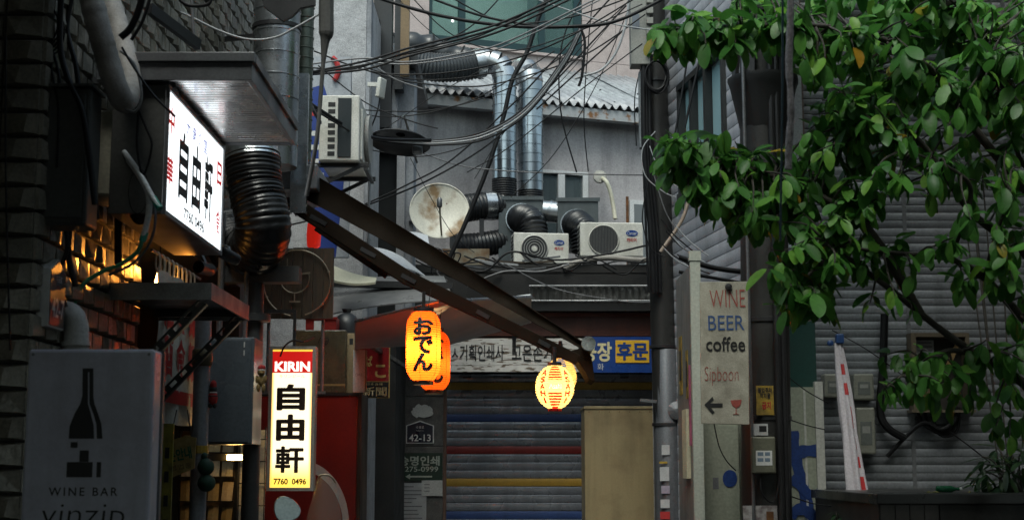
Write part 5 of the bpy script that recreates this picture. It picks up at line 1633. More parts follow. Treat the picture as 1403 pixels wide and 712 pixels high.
f_.box(wx_[0], wx_[1], -.05, .1, wz_[1] - t, wz_[1]); f_.box(wx_[0], wx_[1], -.06, .1, wz_[0], wz_[0] + t)
for a in (wx_[0], wx_[0] + .42, wx_[0] + .88, wx_[1] - t): f_.box(a, a + t, -.045, .1, wz_[0] + t, wz_[1] - t)
f_.build('window_frame', M('frame_dark', (.02, .022, .022), .4), ps)
tg_ = GLASS('teal_glass', (.33, .52, .55), .95, .06)
for a, b in ((wx_[0] + t, wx_[0] + .42), (wx_[0] + .42 + t, wx_[0] + .88), (wx_[0] + .88 + t, wx_[1] - t)):
    part_box('window_pane', ps, tg_, a + .001, b - .001, .03, .04, wz_[0] + t, wz_[1] - t)

# wall box with papers, meters
p = thing('wall_recess_box', 'open brown framed meter box with paper notice on the siding', 'meter box', (cx_r + bx['x0'], RY - .02, bx['z0']))
bw, bh = bx['x1'] - bx['x0'], bx['z1'] - bx['z0']
wf = M('box_wood', (.13, .10, .065), .6)
part_box('back', p, M('box_dark2', (.03, .025, .02), .7), 0, bw, -.002, .004, 0, bh)
part_box('jamb', p, wf, 0, .035, -.12, -.0025, 0, bh); part_box('jamb', p, wf, bw - .03, bw, -.12, -.0025, 0, bh); part_box('head', p, wf, .0355, bw - .0305, -.12, -.0025, bh - .03, bh); part_box('sill', p, wf, -.02, bw + .02, -.14, -.0025, -.02, -.0005)
part_box('notice', p, paper, .06, .20, -.012, -.0025, bh * .62, bh * .92)
for i in range(4): part_box('text_line', p, MATS['text_grey'], .075, .185, -.0135, -.0123, bh * .88 - i * .03, bh * .88 - i * .03 + .008)
part_box('pipe_board', p, M('lath', (.18, .12, .06), .6), .04, .16, -.05, -.02, .1, bh * .5)
MB().bar((.28, -.06, bh * .55), (.38, -.05, bh * .9), .02, .03).build('loose_slat', M('lath2', (.28, .18, .07), .6), p)
for i in range(3): MB().tube(smooth_path([(.05 + i * .05, -.04, .0), (.1 + i * .05, -.07, -.12 - i * .03), (.25 + i * .04, -.06, -.16), (.36, -.05, .02)], 6), .012, 6).build('cable', rubber, p)
for (a, b, c, d), lb in (((1168, 1196, 512, 548), 'small cream meter box on siding beside folded parasol'), ((1172, 1198, 558, 622), 'tall cream meter box with round dial window lower on siding'), ((1128, 1150, 512, 545), 'dusty cream meter box partly behind the folded parasol')):
    x0, x1, z0, z1 = rect(a, b, c, d, RY - .1)
    p = thing('meter_box', lb, 'meter', (x0, RY - .14, z0))
    part_box('housing', p, M('meter_cream', (.24, .24, .20), .5, streak=.3), 0, x1 - x0, 0, .125, 0, z1 - z0, bev=.014)
    part_box('window', p, M('meter_glass', (.12, .13, .12), .2), (x1 - x0) * .2, (x1 - x0) * .8, -.003, -.0004, (z1 - z0) * .2, (z1 - z0) * .7, bev=.004)
    part_box('dial', p, M('dial', (.3, .3, .28), .5), (x1 - x0) * .3, (x1 - x0) * .7, -.0055, -.0035, (z1 - z0) * .45, (z1 - z0) * .6)
tag(MB().tube(smooth_path([W(1212, 430, RY - .08), W(1210, 500, RY - .08), W(1206, 560, RY - .08), W(1216, 585, RY - .1), W(1240, 600, RY - .1)], 6), .03, 8).build('black_conduit', rubber), 'fat black conduit running down the siding between meters and open box', 'conduit')
tag(MB().tube(smooth_path([W(1300, 545, RY - .1), W(1310, 570, RY - .12), W(1290, 588, RY - .12), W(1262, 580, RY - .1), W(1215, 625, RY - .05)], 6), .016, 8).build('drooping_cable', rubber), 'black cable drooping under the open meter box', 'cable')

# folded parasol / sheet with red marks
p = thing('folded_parasol', 'folded white parasol with red patches leaning against the siding', 'parasol', (W(1184, 712, 9.9).x, 9.9, .0))
o0 = Vector(p.location)
T = W(1148, 470, 10.2) - o0; Bq = W(1186, 770, 9.9) - o0
cl = M('parasol_cloth', (.50, .47, .50), .7, col2=(.42, .39, .42), sc=4, amt=.5, bump=.3, bsc=20)
ax = (Bq - T)


def pleat(u, v):
    r = .026 + .056 * (v ** .8) * (1 - .15 * v) * (1 - .22 * math.exp(-((v - .42) / .05) ** 2))
    r *= 1 + .26 * math.cos(u * 2 * math.pi * 5 + v * 1.2) + .09 * math.sin(v * 11 + u * 12)
    q = T + ax * v
    return q + Vector((r * math.cos(u * 2 * math.pi), r * math.sin(u * 2 * math.pi) * .8, 0))


MB().grid(pleat, 60, 24).build('cloth', cl, p, smooth=70)
def patch(v0, v1, u0, u1):
    MB().grid(lambda u, v: T + ax * (v0 + (v1 - v0) * v) + (pleat(u0 + (u1 - u0) * u, v0 + (v1 - v0) * v) - (T + ax * (v0 + (v1 - v0) * v))) * 1.06, 6, 4).build('red_patch', ink_red, p, smooth=70)


for v0, v1, u0, u1 in ((.10, .15, .72, .86), (.19, .245, .74, .88), (.30, .40, .80, .88), (.44, .50, .83, .90), (.53, .58, .85, .92), (.62, .68, .87, .93), (.72, .77, .88, .94), (.82, .88, .89, .95)):
    patch(v0, v1, u0, u1)
MB().tube([T + ax * -.03, T + ax * 1.02, Vector((Bq.x + .02, 0, .0))], .014, 10).build('pole', steel_dull, p)
tb = M('clip_blue', (.02, .06, .18), .35)
o = MB().box(-.028, .028, -.03, .03, -.035, .035).build('clamp', tb, p, bev=.008); o.location = T + Vector((.01, -.01, .03))
MB().lathe([(.004, -.02), (.022, -.012), (.022, .012), (.004, .02)], 14, axis='y', c=(T + Vector((-.06, -.02, .0)))[:]).build('clamp_knob', tb, p, smooth=50)

# low concrete planter ledge and the plant above it
x0 = W(1190, 690, 8.6).x; zt_ = W(1300, 676, 8.4).z
p = thing('planter_ledge', 'low dark concrete ledge with vertical board face below the siding', 'ledge', (x0, 8.4, 0))
part_box('body', p, M('ledge_concrete', (.035, .034, .030), .6, streak=.6, bump=.4), .02, 3.2, .05, 1.8, 0, zt_ - .06)
part_box('cap', p, M('cap_concrete', (.032, .032, .03), .35, bump=.3), 0, 3.3, 0, 1.85, zt_ - .0595, zt_, bev=.006)
bw_ = M('ledge_board', (.085, .075, .065), .6, streak=.6)
for i in range(4): part_box('face_board', p, bw_, .03 + i * .085, .11 + i * .085, .03, .049, 0, zt_ - .065)
part_box('face_slab', p, M('ledge_concrete', (0, 0, 0)), .375, 1.2, .032, .049, 0, zt_ - .065)
p = thing('green_bottle', 'small green bottle lying on the concrete ledge', 'bottle', (W(1299, 676, 8.8).x, 8.8, zt_ + .022))
MB().lathe([(.004, -.075), (.02, -.07), (.021, .02), (.009, .05), (.009, .08)], 14, axis='x').build('glass', M('bottle_green', (.01, .12, .05), .1), p, smooth=50)
MB().lathe([(.0105, .07), (.0105, .085)], 10, axis='x').build('cap', ink_white, p)
for px_, py_ in ((1268, 674), (1275, 675), (1330, 673)):
    o = MB().add([(0, 0, 0), (.03, .008, .006), (.06, 0, .002), (.03, -.012, .006), (.03, 0, .012)], [(0, 3, 4), (3, 2, 4), (2, 1, 4), (1, 0, 4), (0, 1, 2, 3)]).build('fallen_leaf', M('leaf_yellow', (.3, .28, .08), .5))
    o.location = (W(px_, py_, 8.7).x, 8.7, zt_ + .001); o.rotation_euler = (0, 0, px_); tag(o, 'fallen yellowish leaf on the concrete ledge', 'leaf', 'fallen leaves on the ledge')

# ================================================================ cream panels, fence panel with posters
pc = M('panel_cream', (.30, .32, .25), .5, col2=(.22, .23, .18), sc=2.2, amt=.7, streak=.35)
blue_spray = M('spray_blue', (.012, .04, .17), .5, fine=.3)
p = thing('metal_hoarding', 'cream sheet metal panel with big blue sprayed letters behind utility pole', 'panel', (W(1010, 650, 10.35).x, 10.35, 0))
pw0 = W(1118, 620, 10.35).x - p.location.x; ph0 = W(1100, 530, 10.35).z
part_box('green_tarpaulin', p, M('tarp_green', (.012, .05, .042), .5, bump=.5, bsc=8), .3, pw0 + .03, .04, .07, 0, W(1100, 440, 10.4).z)
part_box('sheet', p, pc, 0, pw0, 0, .03, 0, ph0); part_box('edge_fold', p, M('fold_white', (.5, .5, .46), .5), pw0 + .001, pw0 + .06, -.02, .04, 0, ph0 + .04)
part_box('seam', p, M('fold_white', (0, 0, 0)), pw0 - .08, pw0 - .065, -.006, -.0005, 0, ph0 - .02)


def loc2(px, py): q = W(px, py, 10.34); return Vector((q.x - p.location.x, -.004, q.z))


SPN = [0]


def spray(pts, r):
    SPN[0] += 1
    P = smooth_path([loc2(*a) for a in pts], 6)
    vs = []
    for i, q_ in enumerate(P):
        d = (P[min(i + 1, len(P) - 1)] - P[max(i - 1, 0)]).normalized(); n = Vector((-d.z, 0, d.x)) * r * (1 + .12 * math.sin(i * 1.3))
        off = Vector((0, -.0015 * SPN[0], 0)); vs += [q_ + n + off, q_ - n + off]
    MB().add(vs, [(2 * i, 2 * i + 1, 2 * i + 3, 2 * i + 2) for i in range(len(P) - 1)]).build('sprayed_stroke', blue_spray, p)


spray(((1086, 590), (1090, 625), (1100, 665), (1108, 700)), .042)
spray(((1084, 628), (1100, 618), (1120, 617)), .042)
spray(((1083, 655), (1100, 668), (1112, 680)), .034)
spray(((1083, 705), (1096, 697), (1112, 705), (1122, 730)), .04)
spray(((1117, 671), (1121, 675)), .022)
p = thing('metal_hoarding', 'plain cream sheet metal panel with blue spray patch under menu board', 'panel', (W(963, 650, 10.2).x, 10.2, 0))
pw1 = W(1012, 620, 10.2).x - p.location.x; ph1 = W(990, 540, 10.2).z
part_box('sheet', p, pc, 0, pw1, 0, .03, 0, ph1); part_box('edge_fold', p, pc, .0, .05, -.02, -.0005, 0, ph1 - .01)
MB().poly([(W(1000 + 10 * math.cos(a), 655 + 12 * math.sin(a), 10.2).x - p.location.x, W(1000, 655 + 12 * math.sin(a), 10.2).z) for a in [2 * math.pi * i / 18 for i in range(18)]][::-1], -.004, -.0005).build('spray_patch', blue_spray, p)
part_box('small_sticker', p, M('text_grey', (0, 0, 0)), .07, .11, -.003, -.0004, 1.45, 1.53)
x0 = W(948, 500, 9.95).x; x1 = W(962, 500, 9.95).x
zt2 = W(955, 357, 9.95).z
p = thing('hoarding_panel', 'tall white edged hoarding panel with posters on its lane side', 'panel', (x0, 9.95, 0))
part_box('edge_post', p, M('post_pale', (.42, .44, .38), .5, streak=.3), 0, x1 - x0, 0, .05, 0, zt2)
part_box('sheet', p, M('sheet_grey', (.20, .195, .18), .5, streak=.5), .008, x1 - x0 - .008, .0505, .95, 0, zt2 - .02)
part_box('top_cap', p, MATS['post_pale'], -.006, x1 - x0 + .006, -.006, .06, zt2 + .0005, zt2 + .07)
yp = M('poster_yellow', (.34, .22, .02), .7, col2=(.12, .08, .02), sc=16, amt=.9, streak=.4)
def sidep(name, y0, y1, z0, z1, mat, d=.004): return part_box(name, p, mat, .008 - d, .0075, y0, y1, z0, z1)
z_ = lambda py, Y: W(930, py, Y).z
sidep('poster', .28, .40, z_(545, 10.3), z_(480, 10.3), yp); sidep('poster_print', .30, .38, z_(530, 10.3), z_(495, 10.3), ink_black, .006)
sidep('poster', .62, .80, z_(540, 10.6), z_(460, 10.6), yp); sidep('poster_print', .66, .76, z_(520, 10.6), z_(480, 10.6), ink_black, .006)
sidep('pink_strip', .14, .19, z_(610, 10.1), z_(500, 10.1), M('strip_pink', (.32, .08, .14), .5), .012)
for i in range(4): sidep('leaflet_tube', .22 + i * .07, .26 + i * .07, z_(655, 10.2), z_(560, 10.2), M('tube_cream', (.45, .42, .30), .4), .03)

# ================================================================ hand painted menu board
q = W(993, 482, 9.3)
p = thing('menu_board', 'weathered white board hand painted with drinks and an arrow', 'sign', (q.x, 9.3, q.z))
bw, bh = 67 * 9.45 / FPX, 192 * 9.45 / FPX
bm_ = M('weathered_board', (.36, .34, .275), .65, col2=(.20, .185, .14), sc=9, amt=.7, bump=.4, streak=.3)
b1 = MB().poly([(-bw / 2, -bh / 2 + .0), (bw / 2 - .012, -bh / 2 - .006), (bw / 2, bh / 2), (-bw / 2 + .008, bh / 2 - .004)], 0, .018).build('board', bm_, p, bev=.003)
hr = M('paint_red', (.28, .06, .045), .6); hb = M('paint_blue', (.03, .07, .18), .6)
def bl(px, py): q_ = W(px, py, 9.3); return q_.x - p.location.x, q_.z - p.location.z
def btext(s, x0, x1, y0, y1, mt, bold=0, **k):
    a, b = bl(x0, y0), bl(x1, y1); text(s, p, mt, (a[0] + b[0]) / 2, (a[1] + b[1]) / 2, w=b[0] - a[0], h=a[1] - b[1], bold=bold, **k)
btext('WINE', 972, 1021, 397, 421, hr, -.012, rot=.02)
btext('BEER', 970, 1020, 432, 452, hb, 0, rot=.01)
btext('coffee', 967, 1021, 461, 481, ink_black, .012)
btext('Sipboon', 965, 1012, 502, 528, hr, -.018, shear=.05)
MB().poly([bl(*a) for a in ((965, 554), (976, 543), (978, 547), (973, 552), (990, 552), (990, 557), (973, 557), (979, 564), (976, 567))][::-1], -.004, -.0005).build('arrow', ink_black, p)
gl_ = [bl(*a) for a in ((1001, 548), (1016, 547), (1015, 553), (1012, 557), (1009, 558), (1009, 566), (1013, 567), (1004, 567), (1008, 566), (1008, 558), (1004, 556), (1002, 552))]
MB().poly(gl_[::-1], -.004, -.0005).build('wine_glass_drawing', hr, p)
MB().lathe([(.002, -.03), (.02, -.026), (.024, -.01), (.016, 0)], 12, axis='y', c=(bl(998, 393)[0], 0, bl(998, 393)[1])).build('hanging_knob', black, p, smooth=50)
tag(MB().tube(smooth_path([W(978, 578, 9.32), W(985, 610, 9.4), W(995, 630, 9.5), W(1008, 644, 9.55)], 5), .004, 6).build('dangling_wire', rubber), 'thin black wire dangling below the hand painted board', 'wire')

# ================================================================ utility poles
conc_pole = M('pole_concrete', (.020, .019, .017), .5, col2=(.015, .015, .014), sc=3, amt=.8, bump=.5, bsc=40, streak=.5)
q0, q1 = W(1046, 700, 9.75), W(1040, 0, 9.75)
p = thing('utility_pole', 'thick dark concrete utility pole carrying the hand painted board', 'utility pole', (q0.x, 9.75, 0))
dx = (q1.x - q0.x) / (q1.z - q0.z)
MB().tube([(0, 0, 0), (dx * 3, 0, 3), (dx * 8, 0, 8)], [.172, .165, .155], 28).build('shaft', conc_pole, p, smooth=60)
zc = W(1040, 112, 9.75).z
col = MB(); col.lathe([(.17, zc - .35), (.235, zc - .05), (.25, zc - .01), (.25, zc + .02), (.20, zc + .03)], 12, c=(dx * zc, 0, 0))
col.build('bracket_collar', M('collar_dark', (.014, .014, .014), .5), p, smooth=30)
for a in (200, 240, 300, 340):
    MB().bar((dx * zc + .22 * math.cos(rad(a)), .22 * math.sin(rad(a)), zc), (dx * zc + .18 * math.cos(rad(a)), .18 * math.sin(rad(a)), zc + .55), .05, .03).build('gusset', MATS['collar_dark'], p)
MB().lathe([(.165, zc + .45), (.21, zc + .46), (.21, zc + .9), (.165, zc + .91)], 12, c=(dx * zc, 0, 0)).build('upper_sleeve', MATS['collar_dark'], p, smooth=30)
for px, r, mt in ((1028, .012, steel_dull), (1066, .024, black), (1074, .018, black)):
    q = W(px, 500, 9.56); MB().tube([(q.x - q0.x, -.19, 0), (q.x - q0.x, -.185, 4.9)], r, 8).build('conduit', mt, p)
for zz in (W(1040, 575, 9.6).z, W(1040, 440, 9.6).z, 1.0): MB().lathe([(.170, zz), (.176, zz + .002), (.176, zz + .03), (.170, zz + .032)], 28, c=(dx * zz, 0, 0)).build('strap', black, p, smooth=30)
def onpole(name, a, b, c, d, mt, y=-.18, bev=0, th=.01):
    x0, x1, z0, z1 = rect(a, b, c, d, 9.57)
    return part_box(name, p, mt, x0 - q0.x, x1 - q0.x, y - th, y, z0, z1, bev)
onpole('control_box', 1028, 1060, 598, 648, M('box_olive', (.12, .12, .085), .5), bev=.01, th=.08)
onpole('control_label', 1033, 1055, 617, 637, ink_white, y=-.2605, th=.002)
for i in range(4): onpole('label_print', 1035 + (i % 2) * 10, 1043 + (i % 2) * 9, 619 + (i // 2) * 8, 624 + (i // 2) * 8, M('label_grey', (.15, .2, .26), .5), y=-.2628, th=.001)
onpole('poster', 1036, 1060, 528, 568, M('poster_yellow', (0, 0, 0)), th=.003); text('불법주차\n적치물', p, ink_black, W(1048, 538, 9.57).x - q0.x, W(1048, 538, 9.57).z, w=.095, h=.075, y=-.1845, bold=.02, name='poster_lettering'); text('금지', p, felt_red, W(1050, 554, 9.57).x - q0.x, W(1050, 555, 9.57).z, w=.06, h=.05, y=-.1845, bold=.03, name='poster_lettering')
onpole('sticker', 1028, 1052, 580, 596, paper, th=.003); onpole('sticker_print', 1040, 1050, 583, 591, ink_black, y=-.1835, th=.001)
onpole('torn_flyer', 1018, 1065, 692, 720, M('flyer', (.35, .33, .32), .7, col2=(.15, .12, .12), sc=25, amt=1), th=.003); onpole('torn_flyer', 1050, 1060, 700, 720, rust, y=-.1835, th=.001)
MB().tube(smooth_path([(W(1044, 648, 9.5).x - q0.x, -.22, W(1044, 648, 9.5).z), (W(1044, 672, 9.5).x - q0.x, -.24, W(1044, 675, 9.5).z), (W(1062, 685, 9.5).x - q0.x, -.23, W(1062, 686, 9.5).z), (W(1072, 640, 9.5).x - q0.x, -.2, W(1072, 640, 9.5).z)], 6), .007, 6).build('lead', rubber, p)

q0, q1 = W(919, 700, 14.2), W(897, 0, 14.2)
p = thing('utility_pole', 'slimmer utility pole laden with cables and boxes beside beige cupboard', 'utility pole', (q0.x, 14.2, 0))
dx = (q1.x - q0.x) / (q1.z - q0.z)
MB().tube([(0, 0, 0), (dx * 4, 0, 4), (dx * 9, 0, 9)], [.128, .124, .115], 22).build('shaft', conc_pole, p, smooth=60)
zs = W(915, 480, 14.2).z
MB().lathe([(.134, 0), (.134, zs), (.128, zs + .01)], 24, c=(dx * 1.5, 0, 0)).build('steel_sleeve', M('sleeve', (.13, .135, .145), .4, .5, streak=.6), p, smooth=40)
for zz in (zs - .75, zs + .02, 4.6, 5.5, 5.9): MB().lathe([(.135, zz), (.142, zz + .002), (.142, zz + .03), (.135, zz + .032)], 22, c=(dx * zz, 0, 0)).build('strap', black, p, smooth=30)
def onp2(name, a, b, c, d, mt, y=-.14, th=.006, bev=0):
    x0, x1, z0, z1 = rect(a, b, c, d, 14.05)
    return part_box(name, p, mt, x0 - q0.x, x1 - q0.x, y - th, y, z0, z1, bev)
for i, (c, d) in enumerate(((612, 628), (630, 640), (642, 660), (662, 680), (682, 696), (700, 712))): onp2('sticker', 904 + random.uniform(-1, 3), 914 + random.uniform(0, 6), c + random.uniform(-3, 3), d - random.uniform(0, 6), (paper, yp, paper, M('sticker_lilac', (.3, .26, .32), .6), paper, felt_red)[i], th=.003)
onp2('terminal_box', 863, 889, -20, 92, M('terminal_grey', (.26, .26, .235), .5, streak=.4), y=-.05, th=.2, bev=.008)
for i in range(7): onp2('terminal_fin', 884, 893, i * 14 - 12, i * 14 - 4, MATS['terminal_grey'], y=-.16, th=.14)
onp2('terminal_label', 865, 875, 24, 44, M('label_dark', (.12, .14, .17), .5), y=-.2505, th=.002)
onp2('cable_tray', 876, 889, 98, 202, M('tray_grey', (.26, .28, .29), .4, .4), y=-.05, th=.10, bev=.004)
for s in range(5):
    c = W(899, 104 + s, 13.95)
    MB().tube([(c.x - q0.x + (.19 + .012 * s) / 2 * 1.0 * math.cos(t), -.28 + .02 * math.sin(t * 2 + s) - s * .01, c.z + (.29 + .012 * s) / 2 * math.sin(t)) for t in [2 * math.pi * i / 28 for i in range(28)]], .010, 6, closed=True).build('cable_coil', rubber, p, smooth=60)
for a, b, r in ((882, 893, .03), (886, 897, .022), (890, 902, .02), (880, 886, .012)):
    MB().tube(smooth_path([Vector((W(a, 60, 14.0).x - q0.x, -.2, W(a, 60, 14).z)), Vector((W(a + 1, 200, 14.0).x - q0.x, -.2, W(a, 200, 14).z)), Vector((W(b, 330, 14).x - q0.x, -.19, W(b, 330, 14).z)), Vector((W(b + 3, 400, 14).x - q0.x, -.17, W(b, 400, 14).z))], 6), r, 8).build('riser_cable', rubber, p, smooth=60)
o = MB().lathe([(.02, -.02), (.09, 0), (.02, .02)], 12, axis='y').build('grey_conduit', steel_dull, p); o.location = (.06, -.14, zs - .6)
MB().tube([(.16, -.12, 0), (.15, -.12, W(928, 603, 14.1).z)], .025, 8).build('side_conduit', M('conduit_slate', (.12, .13, .16), .5), p)
MB().bar((-.14, -.15, W(895, 550, 14.1).z), (-.3, -.15, W(885, 548, 14.1).z), .06, .03).build('step_bracket', steel_dull, p)

# wet ropes hanging close to the lens
q = [W(1083, -60, 5.6), W(1083, 20, 5.6), W(1081, 90, 5.6), W(1084, 150, 5.6), W(1081, 200, 5.6), W(1080, 232, 5.6)]
P = smooth_path(q, 8)
tag(MB().tube(P, [.0145 + random.uniform(-.002, .002) for i in range(len(P))], 8).build('hanging_rope', M('rope', (.50, .46, .46), .6, fine=.5, bump=1.5, bsc=150), smooth=60), 'frayed grey rope hanging down in front of the tree', 'rope')
tag(MB().tube(smooth_path([W(1072, -60, 5.7), W(1072, 120, 5.7), W(1069, 330, 5.7)], 6), .005, 6).build('teal_rope', M('cord_teal', (.04, .08, .10), .4)), 'thin dark teal cord hanging beside the frayed rope', 'cord')
# ================================================================ tree
def leaf_mat(name, a, b):
    m = bpy.data.materials.new(name); m.use_nodes = True
    nt = m.node_tree; L = nt.links.new
    bs = nt.nodes['Principled BSDF']; out = nt.nodes['Material Output']
    geo = nt.nodes.new('ShaderNodeNewGeometry'); oi = nt.nodes.new('ShaderNodeObjectInfo')
    ad = nt.nodes.new('ShaderNodeMath'); ad.operation = 'ADD'; L(geo.outputs['Random Per Island'], ad.inputs[0]); L(oi.outputs['Random'], ad.inputs[1])
    fr = nt.nodes.new('ShaderNodeMath'); fr.operation = 'FRACT'; L(ad.outputs[0], fr.inputs[0])
    cr = nt.nodes.new('ShaderNodeValToRGB'); L(fr.outputs[0], cr.inputs[0])
    e = cr.color_ramp.elements
    e[0].color = (*a, 1); e[1].color = (*b, 1)
    e2 = cr.color_ramp.elements.new(.45); e2.color = (*[(x + y) / 2 * .8 for x, y in zip(a, b)], 1)
    e3 = cr.color_ramp.elements.new(.85); e3.color = (*b, 1)
    cr.color_ramp.elements[-1].color = (b[0] * 1.7, b[1] * 1.25, b[2], 1)
    nz = nt.nodes.new('ShaderNodeTexNoise'); nz.inputs['Scale'].default_value = 45; L(geo.outputs['Position'], nz.inputs['Vector'])
    mr = nt.nodes.new('ShaderNodeMapRange'); mr.inputs[3].default_value = .75; mr.inputs[4].default_value = 1.25; L(nz.outputs['Fac'], mr.inputs[0])
    mx = nt.nodes.new('ShaderNodeMix'); mx.data_type = 'RGBA'; mx.blend_type = 'MULTIPLY'; mx.inputs[0].default_value = 1; L(cr.outputs[0], mx.inputs[6]); L(mr.outputs[0], mx.inputs[7])
    L(mx.outputs[2], bs.inputs['Base Color'])
    bs.inputs['Roughness'].default_value = .4; bs.inputs['Specular IOR Level'].default_value = .35
    bp = nt.nodes.new('ShaderNodeBump'); bp.inputs['Strength'].default_value = .35; bp.inputs['Distance'].default_value = .003
    wv = nt.nodes.new('ShaderNodeTexNoise'); wv.inputs['Scale'].default_value = 90; L(geo.outputs['Position'], wv.inputs['Vector']); L(wv.outputs['Fac'], bp.inputs['Height']); L(bp.outputs[0], bs.inputs['Normal'])
    tr = nt.nodes.new('ShaderNodeBsdfTranslucent'); L(mx.outputs[2], tr.inputs[0])
    ms = nt.nodes.new('ShaderNodeMixShader'); ms.inputs[0].default_value = .4; L(bs.outputs[0], ms.inputs[1]); L(tr.outputs[0], ms.inputs[2]); L(ms.outputs[0], out.inputs[0])
    return m


leaf_g = leaf_mat('leaf_green', (.040, .150, .026), (.105, .300, .050))
leaf_y = leaf_mat('leaf_autumn', (.40, .22, .02), (.30, .30, .04))
leaf_d = leaf_mat('leaf_shrub', (.022, .055, .025), (.045, .10, .035))


def leaf_shape(k, wide=.52):
    """pointed oval leaf lying along +x, unit length, folded along the midrib and curling down"""
    r = random.Random(k)
    curl, fold, tw = r.uniform(.02, .35), r.uniform(.08, .42), r.uniform(-.3, .3)
    vs, fs = [], []
    st = [(0, .02), (.10, .48), (.30, .90), (.55, 1.0), (.78, .80), (.93, .42), (1.0, .02)]
    for t, w in st:
        hw = wide / 2 * w
        zc = -curl * t * t
        for s in (-1, 0, 1):
            y = s * hw
            vs.append((t, y, zc + abs(s) * hw * fold + s * tw * hw * t + r.uniform(-.008, .008)))
    for i in range(len(st) - 1):
        for j in range(2):
            a = i * 3 + j
            fs.append((a, a + 3, a + 4, a + 1))
    return vs, fs


shapes = [leaf_shape(k) for k in range(8)]
leaf_meshes = []
for vs, fs in shapes: leaf_meshes.append(MB().add(vs, fs).mesh('leaf', leaf_g, 180))
leaf_meshes_y = [MB().add(*shapes[k]).mesh('leaf', leaf_y, 180) for k in range(3)]

bark = M('bark', (.030, .026, .020), .7, col2=(.055, .05, .04), sc=10, amt=.7, bump=1.2, bsc=40)
base = W(1445, 700, 7.8)
tree = thing('tree', 'broad leaved green tree with drooping whorls of leaves before the siding', 'tree', (base.x, 7.8, 0))
TO = Vector(tree.location)
limbs = [
    [(1440, 565, 7.8), (1396, 520, 7.6), (1345, 490, 7.5), (1290, 452, 7.4), (1225, 400, 7.3), (1150, 345, 7.3), (1090, 300, 7.3), (1030, 285, 7.3)],
    [(1440, 385, 7.8), (1396, 340, 7.6), (1330, 290, 7.5), (1270, 205, 7.4), (1225, 166, 7.3), (1180, 166, 7.3)],
    [(1440, 295, 7.8), (1396, 250, 7.6), (1330, 170, 7.5), (1280, 100, 7.4), (1200, 50, 7.2), (1100, 34, 7.1), (1000, 38, 7.1), (915, 46, 7.1)],
    [(1260, 430, 7.35), (1190, 315, 7.2), (1110, 262, 7.2), (1010, 225, 7.1), (920, 205, 7.1)],
    [(1440, 475, 7.8), (1396, 430, 7.6), (1350, 382, 7.4), (1300, 355, 7.2), (1210, 345, 7.1), (1135, 335, 7.0)],
    [(1440, 175, 7.8), (1396, 130, 7.6), (1340, 40, 7.5), (1280, -20, 7.4)],
    [(1345, 490, 7.5), (1300, 480, 7.3), (1250, 505, 7.1), (1215, 530, 7.0)],
    [(1300, 355, 7.2), (1330, 270, 7.1), (1310, 235, 7.0), (1240, 205, 7.0)],
    [(1150, 345, 7.3), (1110, 375, 7.2), (1085, 400, 7.1)],
    [(1440, 260, 7.8), (1396, 215, 7.6), (1385, 140, 7.3), (1350, 90, 7.1)],
    [(1350, 382, 7.4), (1365, 320, 7.1), (1385, 270, 7.0)],
]
MB().tube(smooth_path([W(1448, 1030, 7.8) - TO, W(1446, 712, 7.8) - TO, W(1440, 520, 7.8) - TO, W(1444, 330, 7.8) - TO, W(1440, 160, 7.8) - TO, W(1446, -60, 7.8) - TO], 6),
          [.085 - .0012 * i for i in range(31)], 14).build('trunk', bark, tree, smooth=60)
limb_pts = []
for L_ in limbs:
    P = smooth_path([W(*a) - TO for a in L_], 6)
    n = len(P)
    r0 = .028 if len(L_) > 4 else .018
    MB().tube(P, [max(.005, r0 * (1 - .8 * i / n)) for i in range(n)], 8).build('limb', bark, tree, smooth=60)
    limb_pts += P[3:]
# whorl positions: regions of the crown in depth
rg = random.Random(21)
whorls = []


def fill(n, x0, x1, y0, y1, Y0, Y1, s=1.0, test=None):
    k = 0
    while k < n:
        x, y = rg.uniform(x0, x1), rg.uniform(y0, y1)
        if test and not test(x, y): continue
        whorls.append((x, y, rg.uniform(Y0, Y1), s * rg.uniform(.85, 1.15)))
        k += 1


fill(42, 895, 1000, 18, 62, 6.9, 7.6, 1.05, lambda x, y: y > 58 - (x - 890) * .6)
fill(56, 985, 1105, -12, 62, 6.9, 7.8)
fill(61, 905, 1015, 185, 290, 6.9, 7.6, 1.05, lambda x, y: y < 235 + (x - 905) * .9)
fill(64, 1000, 1110, 190, 318, 6.9, 7.8)
fill(84, 1100, 1250, -12, 130, 6.9, 8.0)
fill(119, 1240, 1405, -12, 150, 6.9, 8.2)
fill(47, 1110, 1240, 120, 215, 6.9, 7.8)
fill(52, 1095, 1200, 210, 340, 6.9, 7.8)
fill(33, 1050, 1145, 335, 430, 6.8, 7.5, 1.05)
fill(14, 1230, 1390, 140, 240, 6.9, 7.8)
fill(13, 1190, 1340, 215, 300, 6.8, 7.5, 1.1)
fill(13, 1270, 1395, 290, 400, 6.8, 7.5, 1.1)
fill(12, 1150, 1280, 330, 430, 6.9, 7.6)
fill(9, 1370, 1403, 150, 420, 6.9, 7.5)
fill(17, 1205, 1335, 480, 550, 6.9, 7.4, .9)
fill(14, 1335, 1403, 430, 600, 7.2, 7.8)
fill(7, 900, 945, 190, 215, 6.8, 7.3, 1.1)
fill(70, 1400, 1620, -30, 330, 7.0, 8.3)
fill(20, 1400, 1520, 330, 560, 7.2, 8.2)
for _ in range(280):        # unseen foliage added above the frame to shade the boards and poles
    Y_ = rg.uniform(8.3, 10.5)
    q_ = Vector((rg.uniform(1.5, 4.3), Y_, EYE + .3284 * Y_ + rg.uniform(.3, 1.5)))
    whorls.append((q_, None, Y_, 1.7))
